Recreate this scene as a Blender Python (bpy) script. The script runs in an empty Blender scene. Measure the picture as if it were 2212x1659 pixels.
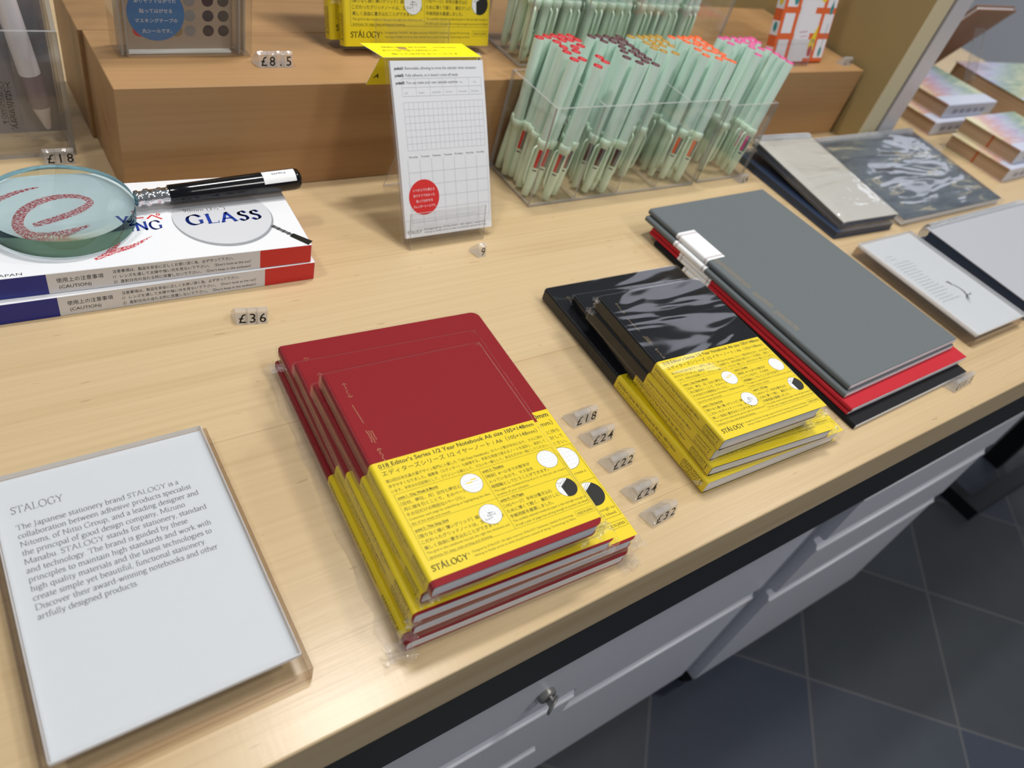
import bpy, math, random
from mathutils import Matrix, Vector
random.seed(7)
sc = bpy.context.scene
MM = 0.001
PI = math.pi

# ------------------------------------------------------------------ camera
cd = bpy.data.cameras.new('camera')
cam = bpy.data.objects.new('camera', cd)
sc.collection.objects.link(cam)
sc.camera = cam
CAM_H = 368.265
YAW, PITCH, ROLL = math.radians(45.98952), math.radians(42.68975), math.radians(-19.05986)
FPX = 1624.915
fw = Vector((math.sin(YAW)*math.cos(PITCH), math.cos(YAW)*math.cos(PITCH), -math.sin(PITCH)))
rt = Vector((math.cos(YAW), -math.sin(YAW), 0))
dn = fw.cross(rt)
rt2 = rt*math.cos(ROLL) + dn*math.sin(ROLL)
dn2 = -rt*math.sin(ROLL) + dn*math.cos(ROLL)
mw = Matrix((rt2, -dn2, -fw)).transposed().to_4x4()
mw.translation = Vector((0, 0, CAM_H*MM))
cam.matrix_world = mw
cd.sensor_fit = 'HORIZONTAL'
cd.sensor_width = 36
cd.lens = FPX/2212*36
cd.clip_start = 0.01
cd.clip_end = 60
cd.dof.use_dof = True
cd.dof.focus_distance = 0.49
cd.dof.aperture_fstop = 8.0

# ------------------------------------------------------------------ world, lamps, exposure
w = bpy.data.worlds.new('world')
sc.world = w
w.use_nodes = True
w.node_tree.nodes['Background'].inputs[0].default_value = (0.86, 0.92, 1.0, 1)
w.node_tree.nodes['Background'].inputs[1].default_value = 0.24
sc.view_settings.view_transform = 'Standard'
sc.view_settings.look = 'None'
sc.view_settings.gamma = 1
sc.view_settings.use_curve_mapping = False
sc.view_settings.exposure = -0.2
try:
    sc.cycles.use_denoising = True
    sc.cycles.transparent_max_bounces = 48
    sc.cycles.max_bounces = 14
    sc.cycles.transmission_bounces = 14
    sc.cycles.sample_clamp_indirect = 20.0
    sc.cycles.blur_glossy = 0.3
except Exception:
    pass

def lamp(name, loc, size, power, col=(1, 0.97, 0.93), size_y=None, target=(0.5, 0.35, 0)):
    d = bpy.data.lights.new(name, 'AREA')
    d.energy = power
    d.color = col
    d.shape = 'RECTANGLE' if size_y else 'DISK'
    d.size = size
    if size_y:
        d.size_y = size_y
    o = bpy.data.objects.new(name, d)
    o.location = loc
    o.rotation_euler = (Vector(target) - Vector(loc)).to_track_quat('-Z', 'Y').to_euler()
    sc.collection.objects.link(o)
    return o
lamp('ceiling_lamp', (0.56, 0.74, 2.0), 0.36, 24, size_y=0.10, target=(0.52, 0.5, 0))
lamp('ceiling_lamp', (1.25, -0.35, 2.0), 0.22, 14)
lamp('ceiling_lamp', (-0.75, 0.35, 2.0), 0.22, 12)
lamp('ceiling_lamp', (2.25, 0.45, 2.0), 0.25, 12, target=(1.2, 0.4, 0))
lamp('ceiling_lamp', (3.15, 2.05, 2.1), 0.55, 2.1, size_y=0.34, col=(0.86, 0.88, 1.0), target=(0.45, 0.27, 0))  # added panel, placed so the black notebooks' film shows bright streaks
lamp('added_sleeve_light', (3.5, 1.45, 0.9), 0.6, 1.5, size_y=0.35, col=(0.84, 0.87, 1.0), target=(1.0, 0.42, 0))  # added light without a known fixture, gives the pad sleeves their glare
lamp('added_front_fill', (0.9, -1.4, 1.7), 0.4, 11, target=(0.5, 0.4, -0.2))  # added fill that brightens drawer fronts and other front faces

# ------------------------------------------------------------------ materials
def lin(h):
    if isinstance(h, str):
        h = h.lstrip('#')
        c = [int(h[i:i+2], 16)/255 for i in (0, 2, 4)]
        return tuple(((x/12.92) if x <= 0.04045 else ((x+0.055)/1.055)**2.4) for x in c) + (1,)
    return tuple(h) + (1,) if len(h) == 3 else tuple(h)

class NT:
    def __init__(s, name):
        s.m = bpy.data.materials.new(name)
        s.m.use_nodes = True
        s.t = s.m.node_tree
        s.t.nodes.clear()
        s.out = s.n('ShaderNodeOutputMaterial')
    def n(s, typ, **kw):
        x = s.t.nodes.new(typ)
        for k, v in kw.items():
            if k.startswith('i_'):
                key = k[2:].replace('_', ' ')
                x.inputs[key].default_value = v
            else:
                setattr(x, k, v)
        return x
    def l(s, a, b):
        s.t.links.new(a, b)
    def coords(s, scale=(1, 1, 1), rot=(0, 0, 0), loc=(0, 0, 0)):
        tc = s.n('ShaderNodeTexCoord')
        mp = s.n('ShaderNodeMapping')
        mp.inputs['Scale'].default_value = scale
        mp.inputs['Rotation'].default_value = rot
        mp.inputs['Location'].default_value = loc
        s.l(tc.outputs['Object'], mp.inputs['Vector'])
        return mp.outputs['Vector']
    def noise(s, vec, scale, detail=3, rough=0.5, dist=0.0):
        x = s.n('ShaderNodeTexNoise')
        x.inputs['Scale'].default_value = scale
        x.inputs['Detail'].default_value = detail
        x.inputs['Roughness'].default_value = rough
        x.inputs['Distortion'].default_value = dist
        s.l(vec, x.inputs['Vector'])
        return x.outputs['Fac']
    def ramp(s, fac, stops):
        x = s.n('ShaderNodeValToRGB')
        e = x.color_ramp.elements
        e[0].position, e[0].color = stops[0][0], lin(stops[0][1])
        e[1].position, e[1].color = stops[-1][0], lin(stops[-1][1])
        for p, c in stops[1:-1]:
            k = e.new(p)
            k.color = lin(c)
        s.l(fac, x.inputs['Fac'])
        return x.outputs['Color']
    def mix(s, fac, a, b, mode='MIX'):
        x = s.n('ShaderNodeMix', data_type='RGBA', blend_type=mode)
        for v, i in ((fac, 0), (a, 6), (b, 7)):
            if hasattr(v, 'links'):
                s.l(v, x.inputs[i])
            else:
                x.inputs[i].default_value = v if i == 0 else lin(v)
        return x.outputs[2]
    def math(s, op, a, b=None):
        x = s.n('ShaderNodeMath', operation=op)
        for v, i in ((a, 0), (b, 1)):
            if v is None:
                continue
            if hasattr(v, 'links'):
                s.l(v, x.inputs[i])
            else:
                x.inputs[i].default_value = v
        return x.outputs[0]
    def bump(s, h, strength=0.2, dist=0.001):
        x = s.n('ShaderNodeBump')
        x.inputs['Strength'].default_value = strength
        x.inputs['Distance'].default_value = dist
        s.l(h, x.inputs['Height'])
        return x.outputs['Normal']
    def pbr(s, col, rough=0.5, spec=0.5, normal=None, **kw):
        b = s.n('ShaderNodeBsdfPrincipled')
        if hasattr(col, 'links'):
            s.l(col, b.inputs['Base Color'])
        else:
            b.inputs['Base Color'].default_value = lin(col)
        if hasattr(rough, 'links'):
            s.l(rough, b.inputs['Roughness'])
        else:
            b.inputs['Roughness'].default_value = rough
        b.inputs['Specular IOR Level'].default_value = spec
        if normal is not None:
            s.l(normal, b.inputs['Normal'])
        for k, v in kw.items():
            b.inputs[k.replace('_', ' ')].default_value = v
        s.l(b.outputs[0], s.out.inputs['Surface'])
        return s.m

def plain(name, col, rough=0.5, spec=0.5, grain=None, **kw):
    t = NT(name)
    if grain:
        v = t.coords()
        f = t.noise(v, grain[0], 4)
        c = t.mix(f, tuple(x*(1-grain[1]) for x in lin(col)[:3]), tuple(min(1, x*(1+grain[1])) for x in lin(col)[:3]))
        nm = t.bump(f, grain[2], 0.0005) if len(grain) > 2 else None
        return t.pbr(c, rough, spec, nm, **kw)
    return t.pbr(col, rough, spec, None, **kw)

def wood(name, pale, dark, pore, rough, seam=None, scratch=True, axis='x', wav=0.35):
    t = NT(name)
    s1 = (1.2 if wav > .1 else .5, 26, 26) if axis == 'x' else (26, 26, 1.2)
    v = t.coords(scale=s1)
    a = t.noise(v, 1.6, 6, 0.55, wav)
    b = t.noise(t.coords(scale=(2.0, 240, 240) if axis == 'x' else (240, 240, 2.0)), 1.3, 3, 0.6)
    big = t.noise(t.coords(), 3.0, 2)
    c = t.ramp(a, [(0.30, dark), (0.48, pale), (0.75, pale)])
    fine = t.ramp(b, [(0.32, (0.86, 0.84, 0.80)), (0.62, (1, 1, 1))])
    c = t.mix(0.55, c, fine, 'MULTIPLY')
    bigc = t.ramp(big, [(0.3, (0.93, 0.92, 0.90)), (0.7, (1, 1, 1))])
    c = t.mix(0.8, c, bigc, 'MULTIPLY')
    # short dark pores
    pv = t.coords(scale=(55, 260, 260) if axis == 'x' else (260, 260, 55))
    p = t.noise(pv, 1.0, 1)
    pf = t.ramp(p, [(0.735, (0, 0, 0)), (0.765, (1, 1, 1))])
    sep = t.n('ShaderNodeSeparateColor')
    t.l(pf, sep.inputs[0])
    c = t.mix(t.math('MULTIPLY', sep.outputs[0], 0.3 if scratch else 0.05), c, pore)
    if seam:
        tc = t.n('ShaderNodeTexCoord')
        sx = t.n('ShaderNodeSeparateXYZ')
        t.l(tc.outputs['Object'], sx.inputs[0])
        y = t.math('ADD', sx.outputs[1], -seam[0])
        q = t.math('DIVIDE', y, seam[1])
        fr = t.math('ABSOLUTE', t.math('SUBTRACT', t.math('FRACT', t.math('ADD', q, 0.5)), 0.5))
        ln = t.math('LESS_THAN', fr, 0.0022)
        c = t.mix(t.math('MULTIPLY', ln, 0.30), c, pore)
        wn = t.n('ShaderNodeTexWhiteNoise', noise_dimensions='1D')
        t.l(t.math('FLOOR', q), wn.inputs['W'])
        pl = t.ramp(wn.outputs['Value'], [(0, (0.95, 0.94, 0.92)), (1, (1, 1, 1))])
        c = t.mix(1.0, c, pl, 'MULTIPLY')
    sc1 = t.noise(t.coords(scale=(300, 40, 40), rot=(0, 0, 0.7)), 1, 2)
    sc2 = t.noise(t.coords(scale=(40, 420, 40), rot=(0, 0, 0.35)), 1, 2)
    hgt = t.math('ADD', t.math('MULTIPLY', b, 0.6), t.math('MULTIPLY', t.math('ADD', sc1, sc2), 0.6 if scratch else 0.0))
    nm = t.bump(hgt, 0.06, 0.0006)
    return t.pbr(c, rough, 0.35, nm)

def film(name, tint=(1, 1, 1), wrinkle=0.5, scale=(28, 60, 40), ior=1.5, haze=0.03, dist=0.004, gloss=0.06):
    """thin clear plastic: straight-through light plus a fresnel gloss, wrinkled"""
    t = NT(name)
    v = t.coords(scale=scale, rot=(0.2, 0.1, 0.5))
    h = t.noise(v, 1.0, 2, 0.45, 0.6)
    nm = t.bump(h, wrinkle, dist)
    tr = t.n('ShaderNodeBsdfTransparent')
    tr.inputs[0].default_value = lin(tint)
    df = t.n('ShaderNodeBsdfDiffuse')
    df.inputs[0].default_value = (0.8, 0.8, 0.82, 1)
    m1 = t.n('ShaderNodeMixShader')
    m1.inputs[0].default_value = haze
    t.l(tr.outputs[0], m1.inputs[1]); t.l(df.outputs[0], m1.inputs[2])
    gl = t.n('ShaderNodeBsdfGlossy')
    gl.inputs['Roughness'].default_value = gloss
    t.l(nm, gl.inputs['Normal'])
    fr = t.n('ShaderNodeFresnel')
    # the same reflectance from either side of the sheet
    ge = t.n('ShaderNodeNewGeometry')
    mr = t.n('ShaderNodeMapRange')
    mr.inputs['To Min'].default_value = ior
    mr.inputs['To Max'].default_value = 1/ior
    t.l(ge.outputs['Backfacing'], mr.inputs['Value'])
    t.l(mr.outputs[0], fr.inputs['IOR'])
    t.l(nm, fr.inputs['Normal'])
    m2 = t.n('ShaderNodeMixShader')
    t.l(fr.outputs[0], m2.inputs[0])
    t.l(m1.outputs[0], m2.inputs[1]); t.l(gl.outputs[0], m2.inputs[2])
    t.l(m2.outputs[0], t.out.inputs['Surface'])
    return t.m

M = {}
M['table'] = wood('pale_maple', '#d2ba93', '#cab088', '#8c6c42', 0.27, seam=(0.296, 0.143))
M['table_edge'] = wood('maple_edge', '#d2bb96', '#c3a880', '#7d6038', 0.5, scratch=False)
M['riser'] = wood('orange_beech', '#b18b60', '#a27b51', '#6d4a26', 0.48, scratch=False, wav=0.05)
M['black_metal'] = plain('black_metal', '#121316', 0.35, 0.5)
M['grey_metal'] = plain('grey_painted_metal', '#dcdde6', 0.35, 0.5)
M['grey_metal_glint'] = plain('grey_metal_lip_glint', '#f0f0f6', 0.3, 0.5)  # paler tone standing in for the highlight along the drawer lips
M['chrome'] = plain('chrome', '#d8d8da', 0.12, 0.5, Metallic=1.0)
M['dark_steel'] = plain('dark_steel', '#9a9894', 0.35, 0.5, Metallic=0.5)
M['yellow'] = plain('yellow_paper', '#e9d00e', 0.42, 0.4)
M['yellow_bright'] = plain('bright_yellow_card', '#f5e70a', 0.4, 0.4)
M['ink'] = plain('black_ink', '#1b1a14', 0.5, 0.3)
M['ink_soft'] = plain('olive_ink', '#4a4310', 0.5, 0.3)
M['ink_grey'] = plain('grey_ink', '#66666a', 0.6, 0.2)
M['ink_pale'] = plain('pale_grey_ink', '#b9bdc4', 0.6, 0.2)
M['white_print'] = plain('white_print', '#eef0f2', 0.5, 0.3)
M['card_fade'] = plain('faded_print', '#9da3ae', 0.6, 0.2)
M['card_paper'] = plain('card_paper', '#d6dbdf', 0.6, 0.25, grain=(900, 0.02))
M['paper'] = plain('white_paper', '#e6e9ee', 0.55, 0.3, grain=(900, 0.02))
M['red_cover'] = plain('red_cover', '#8a0f18', 0.55, 0.15, grain=(1500, 0.05, 0.05))
M['black_cover'] = plain('black_cover', '#0b0d13', 0.65, 0.08, grain=(1500, 0.1, 0.05))
M['grey_cover'] = plain('grey_cloth_cover', '#676d70', 0.75, 0.2, grain=(1400, 0.10, 0.1))
M['red_cloth'] = plain('red_cloth_cover', '#b8232f', 0.7, 0.25, grain=(1400, 0.08, 0.1))
M['black_cloth'] = plain('black_cloth_cover', '#15161a', 0.7, 0.25, grain=(1400, 0.1, 0.1))
M['gold'] = plain('gold_foil', '#d9bd8c', 0.3, 0.5, Metallic=0.7)
M['film'] = film('shrink_film', wrinkle=0.10, haze=0.004)
M['film_soft'] = film('smooth_film', wrinkle=0.42, scale=(8, 30, 14), dist=0.006, haze=0.004)
M['film_crumple'] = film('crumpled_film', wrinkle=1.0, scale=(260, 260, 260), haze=0.10, dist=0.002)
M['film_baggy'] = film('baggy_film', wrinkle=0.8, scale=(120, 30, 120), haze=0.06, dist=0.003)
M['acrylic'] = film('clear_acrylic', wrinkle=0.0, haze=0.006, tint=(0.985, 0.985, 0.985), gloss=0.03)
M['acrylic_edge'] = film('acrylic_edge', wrinkle=0.0, haze=0.30, tint=(0.62, 0.60, 0.54), gloss=0.1)
M['acrylic_slab'] = film('acrylic_slab', wrinkle=0.0, haze=0.04, tint=(0.93, 0.92, 0.88), gloss=0.05)
M['slab_edge_clear'] = film('slab_edge_clear', wrinkle=0.0, haze=0.08, tint=(0.72, 0.64, 0.55), gloss=0.06)
M['slab_edge_white'] = film('slab_edge_white', wrinkle=0.0, haze=0.72, tint=(0.95, 0.95, 0.97), gloss=0.06)
M['digit_plastic'] = film('digit_plastic', wrinkle=0.5, scale=(160, 160, 160), haze=0.24, tint=(0.97, 0.97, 0.96), dist=0.002, gloss=0.10)

def page_mat():
    t = NT('page_edges')
    v = t.coords(scale=(3, 3, 2600))
    f = t.noise(v, 1, 2)
    c = t.ramp(f, [(0.35, '#d9dbe2'), (0.65, '#f6f6f9')])
    return t.pbr(c, 0.7, 0.2)
M['pages'] = page_mat()
def tan_page_mat():
    t = NT('tan_page_edges')
    f = t.noise(t.coords(scale=(3, 3, 900)), 1, 2)
    c = t.ramp(f, [(0.35, '#937a60'), (0.65, '#bda184')])
    return t.pbr(c, 0.8, 0.2)
M['tan_pages'] = tan_page_mat()

# ------------------------------------------------------------------ mesh builder (millimetres)
class MB:
    def __init__(s, M0=None):
        s.v, s.f, s.mi, s.sm = [], [], [], []
        s.T = M0 or Matrix()
        s.slot = 0
    def add(s, vs, fs, slot=None, smooth=False):
        b = len(s.v)
        for p in vs:
            s.v.append(tuple(s.T @ Vector(p)))
        k = s.slot if slot is None else slot
        for f in fs:
            s.f.append(tuple(b+i for i in f))
            s.mi.append(k); s.sm.append(smooth)
        return s
    def box(s, x0, y0, z0, x1, y1, z1, slot=None):
        vs = [(x0, y0, z0), (x1, y0, z0), (x1, y1, z0), (x0, y1, z0), (x0, y0, z1), (x1, y0, z1), (x1, y1, z1), (x0, y1, z1)]
        return s.add(vs, [(0, 3, 2, 1), (4, 5, 6, 7), (0, 1, 5, 4), (1, 2, 6, 5), (2, 3, 7, 6), (3, 0, 4, 7)], slot)
    def cbox(s, x0, y0, z0, x1, y1, z1, c=1.0, slot=None):
        """box with chamfered edges all round"""
        c = min(c, (x1-x0)/2.01, (y1-y0)/2.01, (z1-z0)/2.01)
        def ring(i, z):
            return [(x0+i, y0+c, z), (x0+c, y0+i, z), (x1-c, y0+i, z), (x1-i, y0+c, z), (x1-i, y1-c, z), (x1-c, y1-i, z), (x0+c, y1-i, z), (x0+i, y1-c, z)] if i == 0 else \
                   [(x0+c, y0+c+.01, z), (x0+c+.01, y0+c, z), (x1-c-.01, y0+c, z), (x1-c, y0+c+.01, z), (x1-c, y1-c-.01, z), (x1-c-.01, y1-c, z), (x0+c+.01, y1-c, z), (x0+c, y1-c-.01, z)]
        rs = [ring(1, z0), ring(0, z0+c), ring(0, z1-c), ring(1, z1)]
        vs = [p for r in rs for p in r]
        fs = [tuple(reversed(range(8))), tuple(range(24, 32))]
        for k in range(3):
            for i in range(8):
                j = (i+1) % 8
                fs.append((k*8+i, k*8+j, k*8+8+j, k*8+8+i))
        return s.add(vs, fs, slot)
    def prism(s, poly, z0, z1, slot=None, side=None, smooth=False):
        """poly: CCW list of (x, y)"""
        n = len(poly)
        vs = [(x, y, z0) for x, y in poly] + [(x, y, z1) for x, y in poly]
        s.add(vs, [tuple(reversed(range(n))), tuple(range(n, 2*n))], slot)
        s.add(vs, [(i, (i+1) % n, n+(i+1) % n, n+i) for i in range(n)], slot if side is None else side, smooth)
        return s
    def lathe(s, prof, n=24, slot=None, smooth=True, cap=True):
        vs = [(r*math.cos(2*PI*i/n), r*math.sin(2*PI*i/n), z) for r, z in prof for i in range(n)]
        fs = []
        for k in range(len(prof)-1):
            for i in range(n):
                j = (i+1) % n
                fs.append((k*n+i, k*n+j, (k+1)*n+j, (k+1)*n+i))
        s.add(vs, fs, slot, smooth)
        if cap:
            if prof[0][0] > 1e-6:
                s.add([vs[i] for i in range(n)], [tuple(reversed(range(n)))], slot)
            if prof[-1][0] > 1e-6:
                s.add([vs[(len(prof)-1)*n+i] for i in range(n)], [tuple(range(n))], slot)
        return s
    def tube(s, pts, r, n=8, slot=None, closed=False):
        pts = [Vector(p) for p in pts]
        rings = []
        for i, p in enumerate(pts):
            a = pts[max(i-1, 0)]; b = pts[min(i+1, len(pts)-1)]
            d = (b-a).normalized()
            u = d.orthogonal().normalized() if i == 0 else (u - d*u.dot(d)).normalized()
            v = d.cross(u)
            rings.append([p + (u*math.cos(2*PI*k/n) + v*math.sin(2*PI*k/n))*r for k in range(n)])
        vs = [q for rg in rings for q in rg]
        fs = [(i*n+k, i*n+(k+1) % n, (i+1)*n+(k+1) % n, (i+1)*n+k) for i in range(len(pts)-1) for k in range(n)]
        fs += [tuple(reversed(range(n))), tuple(range((len(pts)-1)*n, len(pts)*n))]
        return s.add(vs, fs, slot, True)
    def sheet(s, prof, y0, y1, th, slot=None, edge=None):
        """a bent sheet: polyline prof of (x, z) extruded along y, thickness th to the left of the path"""
        off = []
        for i, p in enumerate(prof):
            p = Vector(p)
            d1 = (p-Vector(prof[i-1])).normalized() if i else None
            d2 = (Vector(prof[i+1])-p).normalized() if i < len(prof)-1 else None
            d1 = d1 or d2; d2 = d2 or d1
            n1 = Vector((-d1.y, d1.x)); n2 = Vector((-d2.y, d2.x))
            m = (n1+n2).normalized()
            off.append(p + m*(th/max(0.35, m.dot(n1))))
        n = len(prof)
        vs = [(x, y0, z) for x, z in prof] + [(q.x, y0, q.y) for q in off] + [(x, y1, z) for x, z in prof] + [(q.x, y1, q.y) for q in off]
        e = slot if edge is None else edge
        for i in range(n-1):
            s.add([vs[k] for k in (i, i+1, 2*n+i+1, 2*n+i)], [(0, 1, 2, 3)], slot)
            s.add([vs[k] for k in (n+i, n+i+1, 3*n+i+1, 3*n+i)], [(3, 2, 1, 0)], slot)
            s.add([vs[k] for k in (i, n+i, n+i+1, i+1)], [(0, 1, 2, 3)], e)
            s.add([vs[k] for k in (2*n+i, 3*n+i, 3*n+i+1, 2*n+i+1)], [(3, 2, 1, 0)], e)
        for i in (0, n-1):
            s.add([vs[k] for k in (i, n+i, 3*n+i, 2*n+i)], [(0, 1, 2, 3)], e)
        return s
    def ink(s, flat, origin, u, v, slot, lift=0.0):
        """flat = (verts2d, faces) laid at origin with axes u (right) and v (up)"""
        o, u, v = Vector(origin), Vector(u), Vector(v)
        nrm = u.cross(v).normalized()
        s.add([o + u*x + v*y + nrm*lift for x, y in flat[0]], flat[1], slot)
        return s
    def build(s, name, mats, parent=None, loc=None, link=True):
        me = bpy.data.meshes.new(name)
        me.from_pydata([(x*MM, y*MM, z*MM) for x, y, z in s.v], [], s.f)
        if not isinstance(mats, (list, tuple)):
            mats = [mats]
        for m in mats:
            me.materials.append(M[m] if isinstance(m, str) else m)
        me.polygons.foreach_set('material_index', s.mi)
        me.polygons.foreach_set('use_smooth', s.sm)
        me.update()
        o = bpy.data.objects.new(name, me)
        if loc:
            o.location = [c*MM for c in loc]
        if parent:
            o.parent = parent
        sc.collection.objects.link(o)
        return o

def tag(o, label, cat, group=None):
    o['label'] = label
    o['category'] = cat
    if group:
        o['group'] = group
    return o
def thing(name, label, cat, loc=(0, 0, 0), rot=(0, 0, 0), group=None):
    o = bpy.data.objects.new(name, None)
    o.empty_display_size = 0.02
    o.location = [c*MM for c in loc]
    o.rotation_euler = [math.radians(a) for a in rot]
    sc.collection.objects.link(o)
    return tag(o, label, cat, group)
def struct(o):
    o['kind'] = 'structure'
    return o
def copy_tree(o, parent=None):
    c = o.copy()
    sc.collection.objects.link(c)
    if parent:
        c.parent = parent
    for ch in list(o.children):
        copy_tree(ch, c)
    return c

def rrect(x0, y0, x1, y1, r, n=5, corners=(1, 1, 1, 1)):
    """CCW from lower left; corners = LL, LR, UR, UL rounded or not"""
    out = []
    for (cx, cy, a0), k in zip(((x0+r, y0+r, PI), (x1-r, y0+r, 1.5*PI), (x1-r, y1-r, 0), (x0+r, y1-r, .5*PI)), corners):
        if k:
            out += [(cx+r*math.cos(a0+i/n*PI/2), cy+r*math.sin(a0+i/n*PI/2)) for i in range(n+1)]
        else:
            out.append((x0 if cx < (x0+x1)/2 else x1, y0 if cy < (y0+y1)/2 else y1))
    return out
def disc(cx, cy, r, n=36):
    return ([(cx+r*math.cos(2*PI*i/n), cy+r*math.sin(2*PI*i/n)) for i in range(n)], [tuple(range(n))])
def strip(x0, y0, x1, y1, wd):
    d = Vector((x1-x0, y1-y0)); d.normalize(); n = Vector((-d.y, d.x))*wd/2
    return ([(x0-n.x, y0-n.y), (x1-n.x, y1-n.y), (x1+n.x, y1+n.y), (x0+n.x, y0+n.y)], [(0, 1, 2, 3)])
def rect_line(x0, y0, x1, y1, wd):
    vs, fs = [], []
    for a in ((x0, y0, x1, y0), (x1, y0, x1, y1), (x1, y1, x0, y1), (x0, y1, x0, y0)):
        q = strip(*a, wd)
        b = len(vs); vs += q[0]; fs += [tuple(b+i for i in f) for f in q[1]]
    return vs, fs

# ------------------------------------------------------------------ lettering
_tc = {}
def sans(txt, bold=0.0):
    key = (txt, bold)
    if key not in _tc:
        c = bpy.data.curves.new('txt', 'FONT')
        c.body = txt; c.size = 1; c.resolution_u = 2; c.fill_mode = 'FRONT'; c.offset = bold
        o = bpy.data.objects.new('txt', c)
        m = bpy.data.meshes.new_from_object(o)
        _tc[key] = ([(q.co.x, q.co.y) for q in m.vertices], [tuple(p.vertices) for p in m.polygons])
        bpy.data.meshes.remove(m); bpy.data.objects.remove(o); bpy.data.curves.remove(c)
    return _tc[key]

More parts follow.
